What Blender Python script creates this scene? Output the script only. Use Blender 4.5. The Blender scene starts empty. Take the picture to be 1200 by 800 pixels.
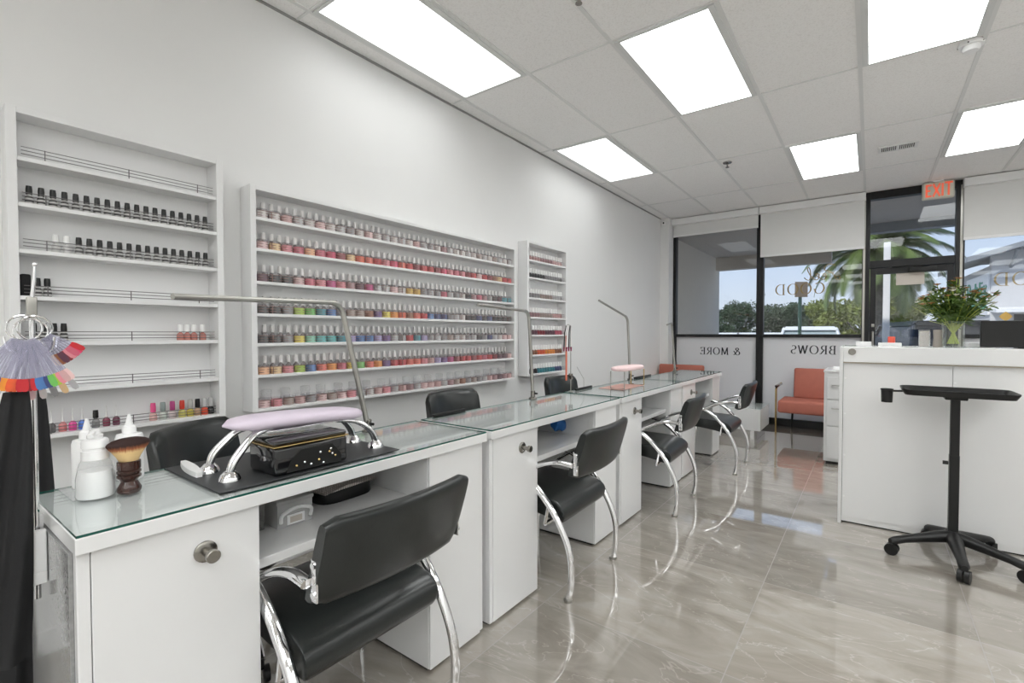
import bpy, bmesh, math, random
from mathutils import Vector, Matrix
random.seed(7)
PI = math.pi
scene = bpy.context.scene
COL = scene.collection

# ------------------------------------------------------------------ helpers
class MB:
    """collects shapes, builds ONE mesh object"""
    def __init__(self):
        self.bm = bmesh.new()
    def _mark(self, old, mi):
        for f in self.bm.faces:
            if f not in old: f.material_index = mi
    def box(self, x0, x1, y0, y1, z0, z1, bev=0.0, mi=0, seg=2, M=None):
        bm = self.bm
        if x0 > x1: x0, x1 = x1, x0
        if y0 > y1: y0, y1 = y1, y0
        if z0 > z1: z0, z1 = z1, z0
        vs = [bm.verts.new((x, y, z)) for x in (x0, x1) for y in (y0, y1) for z in (z0, z1)]
        idx = [(0,1,3,2),(4,6,7,5),(0,4,5,1),(2,3,7,6),(0,2,6,4),(1,5,7,3)]
        fs = [bm.faces.new([vs[i] for i in q]) for q in idx]
        for f in fs: f.material_index = mi
        if bev > 0:
            es = list({e for f in fs for e in f.edges})
            r = bmesh.ops.bevel(bm, geom=es, offset=bev, segments=seg, affect='EDGES', profile=0.5)
            for f in r['faces']: f.material_index = mi
            if M:
                allv = set(r['verts']) | {v for v in vs if v.is_valid}
                for v in allv: v.co = M @ v.co
        elif M:
            for v in vs: v.co = M @ v.co
        return self
    def tube(self, pts, r, n=10, mi=0, sx=1.0, cap=True, closed=False):
        """round (or flattened) tube along points; r number or list"""
        bm = self.bm
        P = [Vector(p) for p in pts]; m = len(P)
        R = r if isinstance(r, (list, tuple)) else [r]*m
        rings = []; up = None
        for i in range(m):
            if closed: t = P[(i+1) % m]-P[i-1]
            else: t = P[min(i+1, m-1)]-P[max(i-1, 0)]
            if t.length < 1e-9: t = Vector((0,0,1))
            t.normalize()
            if up is None:
                a = Vector((0,0,1)) if abs(t.z) < .9 else Vector((1,0,0))
                up = (a - t*a.dot(t)).normalized()
            else:
                up = up - t*up.dot(t)
                if up.length < 1e-6: up = t.orthogonal()
                up.normalize()
            sd = t.cross(up)
            rings.append([bm.verts.new(P[i] + (up*math.cos(2*PI*k/n) + sd*math.sin(2*PI*k/n)*sx)*R[i]) for k in range(n)])
        rng = range(m) if closed else range(m-1)
        for i in rng:
            A, B = rings[i], rings[(i+1) % m]
            for k in range(n):
                f = bm.faces.new((A[k], A[(k+1) % n], B[(k+1) % n], B[k])); f.material_index = mi
        if cap and not closed:
            for ring in (rings[0][::-1], rings[-1]):
                f = bm.faces.new(ring); f.material_index = mi
        return self
    def cyl(self, p0, p1, r, n=16, mi=0, r2=None):
        return self.tube([p0, p1], [r, r if r2 is None else r2], n, mi)
    def lathe(self, prof, c=(0,0,0), n=24, mi=0, axis='Z', cap=True):
        """prof list of (radius, height)"""
        bm = self.bm; c = Vector(c); rings = []
        for (r, h) in prof:
            ring = []
            for k in range(n):
                a = 2*PI*k/n
                v = (r*math.cos(a), r*math.sin(a), h)
                if axis == 'X': v = (h, v[0], v[1])
                if axis == 'Y': v = (v[1], h, v[0])
                ring.append(bm.verts.new(c + Vector(v)))
            rings.append(ring)
        mis = mi if isinstance(mi, (list, tuple)) else [mi]*(len(prof)-1)
        for i in range(len(rings)-1):
            A, B = rings[i], rings[i+1]
            for k in range(n):
                f = bm.faces.new((A[k], A[(k+1) % n], B[(k+1) % n], B[k])); f.material_index = mis[i]
        if cap:
            if prof[0][0] > 1e-5: bm.faces.new(rings[0][::-1]).material_index = mis[0]
            if prof[-1][0] > 1e-5: bm.faces.new(rings[-1]).material_index = mis[-1]
        return self
    def loft(self, rings, mi=0, cap=True, closed=True):
        bm = self.bm
        V = [[bm.verts.new(p) for p in ring] for ring in rings]
        n = len(V[0])
        for i in range(len(V)-1):
            for k in range(n if closed else n-1):
                f = bm.faces.new((V[i][k], V[i][(k+1) % n], V[i+1][(k+1) % n], V[i+1][k])); f.material_index = mi
        if cap:
            bm.faces.new(V[0][::-1]).material_index = mi
            bm.faces.new(V[-1]).material_index = mi
        return self
    def prism(self, poly, axis, a, b, mi=0):
        """poly 2-D points extruded along axis from a to b"""
        def P(u, v, w):
            return {'X': (w, u, v), 'Y': (u, w, v), 'Z': (u, v, w)}[axis]
        return self.loft([[P(u, v, a) for u, v in poly], [P(u, v, b) for u, v in poly]], mi)
    def quad(self, a, b, c, d, mi=0):
        f = self.bm.faces.new([self.bm.verts.new(p) for p in (a, b, c, d)]); f.material_index = mi
        return self
    def ball(self, c, r, n=12, mi=0, sz=1.0):
        pr = [(max(r*math.sin(PI*i/n), 1e-6), -r*sz*math.cos(PI*i/n)) for i in range(n+1)]
        return self.lathe(pr, c, n*2, mi, cap=False)
    def build(self, name, mats, parent=None, smooth=True, ang=38, loc=None):
        bm = self.bm
        bmesh.ops.remove_doubles(bm, verts=bm.verts, dist=1e-6)
        bmesh.ops.recalc_face_normals(bm, faces=bm.faces)
        me = bpy.data.meshes.new(name); bm.to_mesh(me); bm.free()
        for m in (mats if isinstance(mats, (list, tuple)) else [mats]): me.materials.append(m)
        if smooth:
            me.polygons.foreach_set('use_smooth', [True]*len(me.polygons))
            me.set_sharp_from_angle(angle=math.radians(ang))
        o = bpy.data.objects.new(name, me); COL.objects.link(o)
        if parent is not None: o.parent = parent
        if loc is not None: o.location = loc
        return o

def tag(o, label=None, cat=None, group=None, kind=None):
    if label: o['label'] = label
    if cat: o['category'] = cat
    if group: o['group'] = group
    if kind: o['kind'] = kind
    return o
def empty(name, loc, label, cat, group=None, rz=0):
    o = bpy.data.objects.new(name, None); COL.objects.link(o)
    o.empty_display_size = .05; o.location = loc; o.rotation_euler = (0, 0, rz)
    return tag(o, label, cat, group)
def struct(o):
    o['kind'] = 'structure'; return o
def copy_tree(o, parent=None):
    c = o.copy(); COL.objects.link(c)
    if parent is not None: c.parent = parent
    for ch in list(o.children): copy_tree(ch, c)
    return c

ORD = ['first','second','third','fourth','fifth','sixth','seventh','eighth','ninth','tenth','eleventh','twelfth','thirteenth',
       'fourteenth','fifteenth','sixteenth','seventeenth','eighteenth','nineteenth']
TENS = {2:('twenty','twentieth'),3:('thirty','thirtieth'),4:('forty','fortieth'),5:('fifty','fiftieth'),6:('sixty','sixtieth')}
def ordinal(n):
    if n <= 19: return ORD[n-1]
    t, u = divmod(n, 10)
    return TENS[t][1] if u == 0 else TENS[t][0]+'-'+ORD[u-1]

# ------------------------------------------------------------------ materials
def srgb(r, g, b):
    f = lambda c: (c/255/12.92) if c/255 <= .04045 else ((c/255+.055)/1.055)**2.4
    return (f(r), f(g), f(b), 1)
def new_mat(name):
    m = bpy.data.materials.new(name); m.use_nodes = True
    nt = m.node_tree; nt.nodes.clear()
    out = nt.nodes.new('ShaderNodeOutputMaterial')
    return m, nt, out
def pmat(name, col, rough=.5, metal=0., spec=.5, var=.03, scale=8., bump=0., bscale=60., coat=0., sheen=0., trans=0., alpha=1., emis=0.):
    """principled material with a faint procedural noise variation"""
    m, nt, out = new_mat(name)
    b = nt.nodes.new('ShaderNodeBsdfPrincipled'); nt.links.new(b.outputs[0], out.inputs[0])
    b.inputs['Roughness'].default_value = rough; b.inputs['Metallic'].default_value = metal
    b.inputs['Specular IOR Level'].default_value = spec; b.inputs['Coat Weight'].default_value = coat
    b.inputs['Coat Roughness'].default_value = .05
    b.inputs['Transmission Weight'].default_value = trans; b.inputs['Alpha'].default_value = alpha
    tc = nt.nodes.new('ShaderNodeTexCoord')
    n = nt.nodes.new('ShaderNodeTexNoise'); n.inputs['Scale'].default_value = scale; n.inputs['Detail'].default_value = 3
    nt.links.new(tc.outputs['Object'], n.inputs['Vector'])
    mx = nt.nodes.new('ShaderNodeMix'); mx.data_type = 'RGBA'
    mx.inputs[6].default_value = tuple(max(0, c*(1-var)) for c in col[:3])+(1,)
    mx.inputs[7].default_value = tuple(min(1, c*(1+var)) for c in col[:3])+(1,)
    nt.links.new(n.outputs['Fac'], mx.inputs[0]); nt.links.new(mx.outputs[2], b.inputs['Base Color'])
    if bump > 0:
        n2 = nt.nodes.new('ShaderNodeTexNoise'); n2.inputs['Scale'].default_value = bscale
        nt.links.new(tc.outputs['Object'], n2.inputs['Vector'])
        bp = nt.nodes.new('ShaderNodeBump'); bp.inputs['Strength'].default_value = bump; bp.inputs['Distance'].default_value = .002
        nt.links.new(n2.outputs['Fac'], bp.inputs['Height']); nt.links.new(bp.outputs[0], b.inputs['Normal'])
    if emis > 0:
        b.inputs['Emission Color'].default_value = col; b.inputs['Emission Strength'].default_value = emis
    return m
def objcol_mat(name, rough=.25, gain=1., stripe=None):
    """principled material whose colour is each object's own colour"""
    m, nt, out = new_mat(name)
    b = nt.nodes.new('ShaderNodeBsdfPrincipled'); nt.links.new(b.outputs[0], out.inputs[0])
    b.inputs['Roughness'].default_value = rough
    oi = nt.nodes.new('ShaderNodeObjectInfo')
    n = nt.nodes.new('ShaderNodeTexNoise'); n.inputs['Scale'].default_value = 90
    tc = nt.nodes.new('ShaderNodeTexCoord'); nt.links.new(tc.outputs['Object'], n.inputs['Vector'])
    mx = nt.nodes.new('ShaderNodeMix'); mx.data_type = 'RGBA'; mx.blend_type = 'MULTIPLY'; mx.inputs[0].default_value = .15
    nt.links.new(oi.outputs['Color'], mx.inputs[6]); nt.links.new(n.outputs['Color'], mx.inputs[7])
    nt.links.new(mx.outputs[2], b.inputs['Base Color'])
    return m
def glass_mat(name, tint=(1,1,1), ior=1.45, rough=0.0, haze=0.0, hazecol=(.8,.8,.8)):
    """thin sheet glass: clear straight through, Fresnel reflection"""
    m, nt, out = new_mat(name)
    t = nt.nodes.new('ShaderNodeBsdfTransparent'); t.inputs[0].default_value = tuple(tint)+(1,)
    g = nt.nodes.new('ShaderNodeBsdfGlossy'); g.inputs['Roughness'].default_value = rough
    fr = nt.nodes.new('ShaderNodeFresnel')
    ge = nt.nodes.new('ShaderNodeNewGeometry'); mi = nt.nodes.new('ShaderNodeMapRange')
    mi.inputs[3].default_value = ior; mi.inputs[4].default_value = 1/ior    # same reflectance on both faces of the sheet
    nt.links.new(ge.outputs['Backfacing'], mi.inputs[0]); nt.links.new(mi.outputs[0], fr.inputs[0])
    mx = nt.nodes.new('ShaderNodeMixShader')
    nt.links.new(fr.outputs[0], mx.inputs[0]); nt.links.new(t.outputs[0], mx.inputs[1]); nt.links.new(g.outputs[0], mx.inputs[2])
    last = mx
    if haze > 0:
        d = nt.nodes.new('ShaderNodeBsdfDiffuse'); d.inputs[0].default_value = tuple(hazecol)+(1,)
        m2 = nt.nodes.new('ShaderNodeMixShader'); m2.inputs[0].default_value = haze
        nt.links.new(mx.outputs[0], m2.inputs[1]); nt.links.new(d.outputs[0], m2.inputs[2]); last = m2
    nt.links.new(last.outputs[0], out.inputs[0])
    return m
def emit_mat(name, col, s):
    m, nt, out = new_mat(name)
    e = nt.nodes.new('ShaderNodeEmission'); e.inputs[0].default_value = col; e.inputs[1].default_value = s
    nt.links.new(e.outputs[0], out.inputs[0]); return m

M = {}
M['wall'] = pmat('wall_paint', (.80,.80,.795,1), .55, var=.015, scale=3, bump=.05, bscale=220)
M['white'] = pmat('white_laminate', (.73,.73,.73,1), .16, var=.01, coat=.2)
M['whitemat'] = pmat('white_board', (.80,.80,.80,1), .35, var=.01)
M['shadefab'] = pmat('shade_fabric', (.72,.72,.71,1), .8, var=.02, bump=.1, bscale=500)
M['tbar'] = pmat('ceiling_bar', (.76,.76,.75,1), .4, var=.01)
M['lightframe'] = pmat('light_frame', (.70,.71,.70,1), .4, var=.01)
M['blackalu'] = pmat('black_aluminium', (.008,.008,.009,1), .35, var=.1, spec=.4)
M['blackgap'] = pmat('dark_gap', (.02,.02,.02,1), .6)
M['leather'] = pmat('black_leather', (.012,.0145,.014,1), .28, var=.15, scale=5, bump=.12, bscale=160, spec=.5)
M['chrome'] = pmat('chrome', (.82,.82,.83,1), .06, metal=1, var=.02)
M['steel'] = pmat('brushed_steel', (.42,.41,.38,1), .28, metal=1, var=.06, scale=30)
M['knob'] = pmat('nickel_knob', (.30,.285,.26,1), .25, metal=1, var=.08)
M['gold'] = pmat('gold_metal', (.62,.45,.20,1), .25, metal=1, var=.05)
M['blackplastic'] = pmat('black_plastic', (.010,.010,.010,1), .38, var=.1, spec=.35)
M['blackgloss'] = pmat('black_gloss', (.006,.006,.007,1), .06, var=.05, coat=.5)
M['mat'] = pmat('desk_mat', (.028,.030,.032,1), .5, var=.1, bump=.1, bscale=300)
M['lilac'] = pmat('lilac_leather', (.66,.58,.68,1), .5, var=.03, bump=.05, bscale=120)
M['pink'] = pmat('pink_leather', (.80,.60,.60,1), .5, var=.03)
M['pinkmat'] = pmat('pink_mat', (.72,.42,.36,1), .4, var=.05)
M['coral'] = pmat('coral_fabric', (.42,.135,.095,1), .75, var=.08, scale=14, bump=.15, bscale=400)
M['whiteplastic'] = pmat('white_plastic', (.90,.90,.90,1), .3, var=.01)
M['clearplastic'] = glass_mat('clear_plastic', (.975,.98,.98), 1.45, .05, .18, (.85,.85,.85))
M['vaseglass'] = glass_mat('vase_glass', (.985,.99,.985), 1.4, .0, .03, (.8,.85,.8))
M['boxplastic'] = glass_mat('storage_plastic', (.985,.985,.985), 1.45, .05, .34, (.93,.93,.93))
M['smoke'] = glass_mat('smoked_plastic', (.90,.90,.89), 1.45, .05, .10, (.6,.6,.6))
M['stick'] = glass_mat('swatch_plastic', (.90,.90,.94), 1.45, .05, .30, (.50,.49,.60))
M['glassjar'] = glass_mat('bottle_glass', (.93,.93,.94), 1.4, .02, .12, (.7,.68,.68))
M['window'] = glass_mat('window_glass', (.95,.96,.965), 1.52)
M['tableglass'] = glass_mat('table_glass', (.980,.996,.993), 1.33, 0.0)
M['glassedge'] = pmat('glass_edge', (.012,.085,.065,1), .12, var=.2, scale=30)
M['wood'] = pmat('dark_lacquered_wood', (.035,.012,.008,1), .12, var=.5, scale=30, coat=.4)
M['blackcloth'] = pmat('black_cloth', (.008,.008,.009,1), .8, var=.2, bump=.2, bscale=300)
M['foil'] = pmat('quilted_foil', (.50,.46,.44,1), .3, metal=.35, var=.3, scale=60, bump=.6, bscale=90)
def quilt():
    m = pmat('quilted_film', (.50,.46,.44,1), .3, metal=.0, var=.2, scale=60)
    nt = m.node_tree; b = [n for n in nt.nodes if n.type == 'BSDF_PRINCIPLED'][0]
    tc = nt.nodes.new('ShaderNodeTexCoord'); mp = nt.nodes.new('ShaderNodeMapping'); mp.inputs['Rotation'].default_value = (0,0,.7)
    ck = nt.nodes.new('ShaderNodeTexBrick'); ck.inputs['Scale'].default_value = 40; ck.inputs['Mortar Size'].default_value = .05
    ck.inputs['Color1'].default_value = (.78,.73,.70,1); ck.inputs['Color2'].default_value = (.58,.53,.50,1); ck.inputs['Mortar'].default_value = (.28,.25,.23,1)
    nt.links.new(tc.outputs['Object'], mp.inputs[0]); nt.links.new(mp.outputs[0], ck.inputs[0]); nt.links.new(ck.outputs['Color'], b.inputs['Base Color'])
    return m
M['quilt'] = quilt()
M['blue'] = pmat('blue_glove', (.012,.13,.42,1), .45, var=.3, scale=60)
M['mirror'] = pmat('mirror_chrome', (.78,.78,.78,1), .03, metal=1, var=.01)
M['redstrap'] = pmat('red_strap', (.55,.14,.08,1), .6, var=.2, scale=80)
M['exitface'] = pmat('exit_face', (.62,.60,.52,1), .4, var=.03)
M['exitred'] = pmat('exit_red', (.78,.14,.07,1), .5, var=.02, emis=.25)
M['lettergold'] = pmat('gold_lettering', (.34,.22,.05,1), .45, var=.05)
M['letterblack'] = pmat('black_lettering', (.015,.017,.02,1), .5, var=.05)
M['paper'] = pmat('paper', (.55,.50,.45,1), .8, var=.02)
M['candle'] = pmat('red_candle', (.75,.10,.06,1), .4, var=.1)
M['asphalt'] = pmat('asphalt', (.36,.36,.35,1), .9, var=.15, scale=2)
M['concrete'] = pmat('concrete', (.60,.58,.55,1), .9, var=.08, scale=3)
M['soffit'] = pmat('soffit_paint', (.56,.50,.43,1), .8, var=.04)
M['extwall'] = pmat('exterior_render', (.66,.60,.52,1), .85, var=.05, bump=.3, bscale=80)
M['leafdark'] = pmat('dark_leaf', (.045,.075,.03,1), .6, var=.6, scale=1.5)
M['leafmid'] = pmat('olive_leaf', (.16,.19,.035,1), .6, var=.5, scale=1.5)
M['palmleaf'] = pmat('palm_leaf', (.10,.15,.035,1), .5, var=.5, scale=1.2)
M['bark'] = pmat('palm_bark', (.13,.115,.10,1), .9, var=.7, scale=9, bump=.8, bscale=20)
M['stem'] = pmat('flower_stem', (.34,.40,.06,1), .5, var=.4, scale=20)
M['leafflower'] = pmat('bouquet_leaf', (.07,.13,.02,1), .5, var=.7, scale=25)
M['petalrust'] = pmat('rust_petal', (.42,.20,.08,1), .6, var=.5, scale=40)
M['petalwhite'] = pmat('white_petal', (.75,.72,.66,1), .6, var=.1)
M['suvpaint'] = pmat('dark_grey_paint', (.028,.029,.032,1), .25, var=.05, coat=.2)
M['whitepaint'] = pmat('white_car_paint', (.75,.77,.78,1), .2, var=.02, coat=.6)
M['carglass'] = pmat('car_glass', (.03,.03,.033,1), .25, var=.1, spec=.2)
M['windshield'] = pmat('windshield_glass', (.35,.42,.44,1), .05, var=.1)
M['tyre'] = pmat('tyre_rubber', (.02,.02,.02,1), .8)
M['redlamp'] = pmat('tail_lamp', (.4,.02,.02,1), .2)
M['storewall'] = pmat('store_wall', (.55,.55,.56,1), .8, var=.04)
M['storegrey'] = pmat('store_trim', (.24,.26,.28,1), .7, var=.05)
M['green'] = pmat('green_sign', (.02,.30,.17,1), .5, var=.05)
M['stone'] = pmat('grey_stone', (.30,.30,.32,1), .8, var=.4, scale=5, bump=.4)

def floor_material():
    m, nt, out = new_mat('polished_marble_tile'); N = nt.nodes.new; L = nt.links.new
    b = N('ShaderNodeBsdfPrincipled'); L(b.outputs[0], out.inputs[0])
    tc = N('ShaderNodeTexCoord')
    mp = N('ShaderNodeMapping'); mp.inputs['Location'].default_value = (-1.41/.815+20, -1.865/.815+20, 0)
    mp.inputs['Scale'].default_value = (1/.815, 1/.815, 1)
    L(tc.outputs['Object'], mp.inputs[0])
    fl = N('ShaderNodeVectorMath'); fl.operation = 'FLOOR'; L(mp.outputs[0], fl.inputs[0])
    fr = N('ShaderNodeVectorMath'); fr.operation = 'FRACTION'; L(mp.outputs[0], fr.inputs[0])
    wn = N('ShaderNodeTexWhiteNoise'); wn.noise_dimensions = '3D'; L(fl.outputs[0], wn.inputs[0])
    # per-tile shifted, rotated coordinates for the veining
    off = N('ShaderNodeVectorMath'); off.operation = 'SCALE'; off.inputs[3].default_value = 17.0; L(wn.outputs['Color'], off.inputs[0])
    add = N('ShaderNodeVectorMath'); add.operation = 'ADD'; L(tc.outputs['Object'], add.inputs[0]); L(off.outputs[0], add.inputs[1])
    mr = N('ShaderNodeMapping'); mr.inputs['Rotation'].default_value = (0, 0, .7); mr.inputs['Scale'].default_value = (1.0, 2.6, 1); L(add.outputs[0], mr.inputs[0])
    n1 = N('ShaderNodeTexNoise'); n1.inputs['Scale'].default_value = 2.2; n1.inputs['Detail'].default_value = 7; n1.inputs['Roughness'].default_value = .6; n1.inputs['Distortion'].default_value = 1.2
    L(mr.outputs[0], n1.inputs['Vector'])
    cr = N('ShaderNodeValToRGB'); cr.color_ramp.elements[0].position = .25; cr.color_ramp.elements[1].position = .75
    cr.color_ramp.elements[0].color = (.225,.195,.165,1); cr.color_ramp.elements[1].color = (.39,.365,.33,1)
    e = cr.color_ramp.elements.new(.5); e.color = (.31,.283,.248,1)
    L(n1.outputs['Fac'], cr.inputs[0])
    # thin pale veins
    n2 = N('ShaderNodeTexNoise'); n2.inputs['Scale'].default_value = 1.3; n2.inputs['Detail'].default_value = 5; n2.inputs['Distortion'].default_value = 2.0
    L(mr.outputs[0], n2.inputs['Vector'])
    s = N('ShaderNodeMath'); s.operation = 'SUBTRACT'; s.inputs[1].default_value = .5; L(n2.outputs['Fac'], s.inputs[0])
    a = N('ShaderNodeMath'); a.operation = 'ABSOLUTE'; L(s.outputs[0], a.inputs[0])
    v = N('ShaderNodeMapRange'); v.inputs[1].default_value = 0; v.inputs[2].default_value = .008; v.inputs[3].default_value = .30; v.inputs[4].default_value = 0; L(a.outputs[0], v.inputs[0])
    mv = N('ShaderNodeMix'); mv.data_type = 'RGBA'; L(v.outputs[0], mv.inputs[0]); L(cr.outputs[0], mv.inputs[6]); mv.inputs[7].default_value = (.66,.62,.57,1)
    # tile tone
    tn = N('ShaderNodeMapRange'); tn.inputs[3].default_value = .88; tn.inputs[4].default_value = 1.12; L(wn.outputs['Value'], tn.inputs[0])
    mt = N('ShaderNodeVectorMath'); mt.operation = 'SCALE'; L(mv.outputs[2], mt.inputs[0]); L(tn.outputs[0], mt.inputs[3])
    # grout
    sx = N('ShaderNodeSeparateXYZ'); L(fr.outputs[0], sx.inputs[0])
    gs = []
    for ax in (0, 1):
        d = N('ShaderNodeMath'); d.operation = 'SUBTRACT'; d.inputs[1].default_value = .5; L(sx.outputs[ax], d.inputs[0])
        d2 = N('ShaderNodeMath'); d2.operation = 'ABSOLUTE'; L(d.outputs[0], d2.inputs[0])
        g = N('ShaderNodeMath'); g.operation = 'GREATER_THAN'; g.inputs[1].default_value = .4975; L(d2.outputs[0], g.inputs[0]); gs.append(g)
    gm = N('ShaderNodeMath'); gm.operation = 'MAXIMUM'; L(gs[0].outputs[0], gm.inputs[0]); L(gs[1].outputs[0], gm.inputs[1])
    mg = N('ShaderNodeMix'); mg.data_type = 'RGBA'; L(gm.outputs[0], mg.inputs[0]); L(mt.outputs[0], mg.inputs[6]); mg.inputs[7].default_value = (.27,.25,.225,1)
    L(mg.outputs[2], b.inputs['Base Color'])
    rr = N('ShaderNodeMapRange'); rr.inputs[3].default_value = .025; rr.inputs[4].default_value = .4; L(gm.outputs[0], rr.inputs[0]); L(rr.outputs[0], b.inputs['Roughness'])
    b.inputs['Specular IOR Level'].default_value = .7; b.inputs['Coat Weight'].default_value = .8; b.inputs['Coat Roughness'].default_value = .015
    return m
M['floor'] = floor_material()

def ceiling_material():
    m, nt, out = new_mat('acoustic_tile'); N = nt.nodes.new; L = nt.links.new
    b = N('ShaderNodeBsdfPrincipled'); L(b.outputs[0], out.inputs[0]); b.inputs['Roughness'].default_value = .9
    tc = N('ShaderNodeTexCoord')
    n = N('ShaderNodeTexNoise'); n.inputs['Scale'].default_value = 110; n.inputs['Detail'].default_value = 4; n.inputs['Roughness'].default_value = .75
    L(tc.outputs['Object'], n.inputs['Vector'])
    cr = N('ShaderNodeValToRGB'); cr.color_ramp.elements[0].position = .34; cr.color_ramp.elements[1].position = .5
    cr.color_ramp.elements[0].color = (.80,.785,.77,1); cr.color_ramp.elements[1].color = (.92,.91,.90,1)
    L(n.outputs['Fac'], cr.inputs[0]); L(cr.outputs[0], b.inputs['Base Color'])
    return m
M['ceiling'] = ceiling_material()

def frost_material():
    m, nt, out = new_mat('frosted_film'); N = nt.nodes.new; L = nt.links.new
    d = N('ShaderNodeBsdfPrincipled'); d.inputs['Base Color'].default_value = (.88,.88,.89,1); d.inputs['Roughness'].default_value = .25
    t = N('ShaderNodeBsdfTranslucent'); t.inputs[0].default_value = (.96,.94,.92,1)
    n = N('ShaderNodeTexNoise'); n.inputs['Scale'].default_value = 3
    mr = N('ShaderNodeMapRange'); mr.inputs[3].default_value = .42; mr.inputs[4].default_value = .48; L(n.outputs['Fac'], mr.inputs[0])
    mx = N('ShaderNodeMixShader'); L(mr.outputs[0], mx.inputs[0]); L(d.outputs[0], mx.inputs[1]); L(t.outputs[0], mx.inputs[2])
    L(mx.outputs[0], out.inputs[0]); return m
M['frost'] = frost_material()

def diffuser_material(s):
    m, nt, out = new_mat('light_diffuser'); N = nt.nodes.new; L = nt.links.new
    e = N('ShaderNodeEmission'); n = N('ShaderNodeTexNoise'); n.inputs['Scale'].default_value = 2.5
    tc = N('ShaderNodeTexCoord'); L(tc.outputs['Object'], n.inputs['Vector'])
    mx = N('ShaderNodeMix'); mx.data_type = 'RGBA'; L(n.outputs['Fac'], mx.inputs[0])
    mx.inputs[6].default_value = (.96,1,1,1); mx.inputs[7].default_value = (1,1,.985,1)
    L(mx.outputs[2], e.inputs[0]); # prismatic lens: luminance falls off towards grazing angles
    ge = N('ShaderNodeNewGeometry'); dt = N('ShaderNodeVectorMath'); dt.operation = 'DOT_PRODUCT'
    L(ge.outputs['Incoming'], dt.inputs[0]); L(ge.outputs['Normal'], dt.inputs[1])
    ab = N('ShaderNodeMath'); ab.operation = 'ABSOLUTE'; L(dt.outputs['Value'], ab.inputs[0])
    st = N('ShaderNodeMapRange'); st.inputs[3].default_value = s*.22; st.inputs[4].default_value = s; L(ab.outputs[0], st.inputs[0])
    L(st.outputs[0], e.inputs[1]); L(e.outputs[0], out.inputs[0]); return m
M['diffuser'] = diffuser_material(7.1)
M['diffuser_dim'] = diffuser_material(2.5); M['diffuser_dim'].name = 'light_diffuser_dimmed'  # weaker emission for the wall-side panels, set to tame hot spots on the wall

M['jar'] = objcol_mat('jar_powder', .2)
M['cap'] = objcol_mat('bottle_cap', .3)
M['capgrey'] = pmat('pale_grey_cap', (.86,.84,.83,1), .25, var=.05, scale=60)
M['gelbody'] = pmat('mauve_grey_bottle', (.30,.26,.26,1), .15, var=.3, scale=6)
M['capwhite'] = pmat('white_cap', (.90,.90,.89,1), .3, var=.02)
M['capblack'] = pmat('black_cap', (.008,.008,.008,1), .35, var=.1)
M['railwire'] = pmat('rail_wire', (.16,.15,.15,1), .35, metal=.8, var=.05)
M['railcopper'] = pmat('copper_rail_wire', (.30,.19,.17,1), .35, metal=.8, var=.05)
M['labelwhite'] = pmat('bottle_label', (.70,.69,.68,1), .5, var=.05)

# ------------------------------------------------------------------ camera
cam = bpy.data.cameras.new('camera'); co = bpy.data.objects.new('camera', cam); COL.objects.link(co)
co.location = (2.655, 0, 1.28); co.rotation_euler = (PI/2-.022, 0, .6251)
cam.sensor_width = 36; cam.lens = 558/1200*36
cam.shift_x = -17.6/1200; cam.shift_y = 2.9/1200
cam.clip_start = .02; cam.clip_end = 500
scene.camera = co

# ------------------------------------------------------------------ room shell
YB = 7.45; CZ = 3.05; XR = 6.2; YR = -6.0
struct(MB().box(-.15, XR+.15, YR-.15, YB+.02, -.12, 0).build('floor', M['floor'], smooth=False))
struct(MB().box(-.15, XR+.15, YR-.15, YB+.12, CZ, CZ+.12).build('ceiling', M['ceiling'], smooth=False))
struct(MB().box(-.15, 0, YR-.15, YB+.12, 0, CZ).build('wall_left', M['wall'], smooth=False))
struct(MB().box(XR, XR+.15, YR-.15, YB+.12, 0, CZ).build('wall_right', M['wall'], smooth=False))
struct(MB().box(0, XR, YR-.15, YR, 0, CZ).build('wall_rear', M['wall'], smooth=False))
struct(MB().box(0, .135, 7.2, YB+.05, 0, CZ, .004).build('wall_corner', M['wall'], smooth=False))
struct(MB().box(5.2, XR, YB-.05, YB+.12, 0, CZ).build('wall_front', M['wall'], smooth=False))
struct(MB().box(0, .012, YR, 7.2, 0, .1, .003).build('baseboard_left', M['whitemat'], smooth=False))
# dark shadow-gap angle between wall and ceiling
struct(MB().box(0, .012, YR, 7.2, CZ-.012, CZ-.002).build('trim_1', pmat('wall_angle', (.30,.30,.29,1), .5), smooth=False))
# suspended ceiling bars
GX = [.135+.61*i for i in range(-0, 11)]; GY = [1.45+1.22*j for j in range(-6, 5)]
g = MB()
for x in GX:
    if x < XR: g.box(x-.012, x+.012, YR, YB, CZ-.006, CZ+.002)
for y in GY:
    if YR < y < YB: g.box(0, XR, y-.007, y+.007, CZ-.0055, CZ+.002)
struct(g.build('trim_ceiling_grid', M['tbar'], smooth=False))

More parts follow.
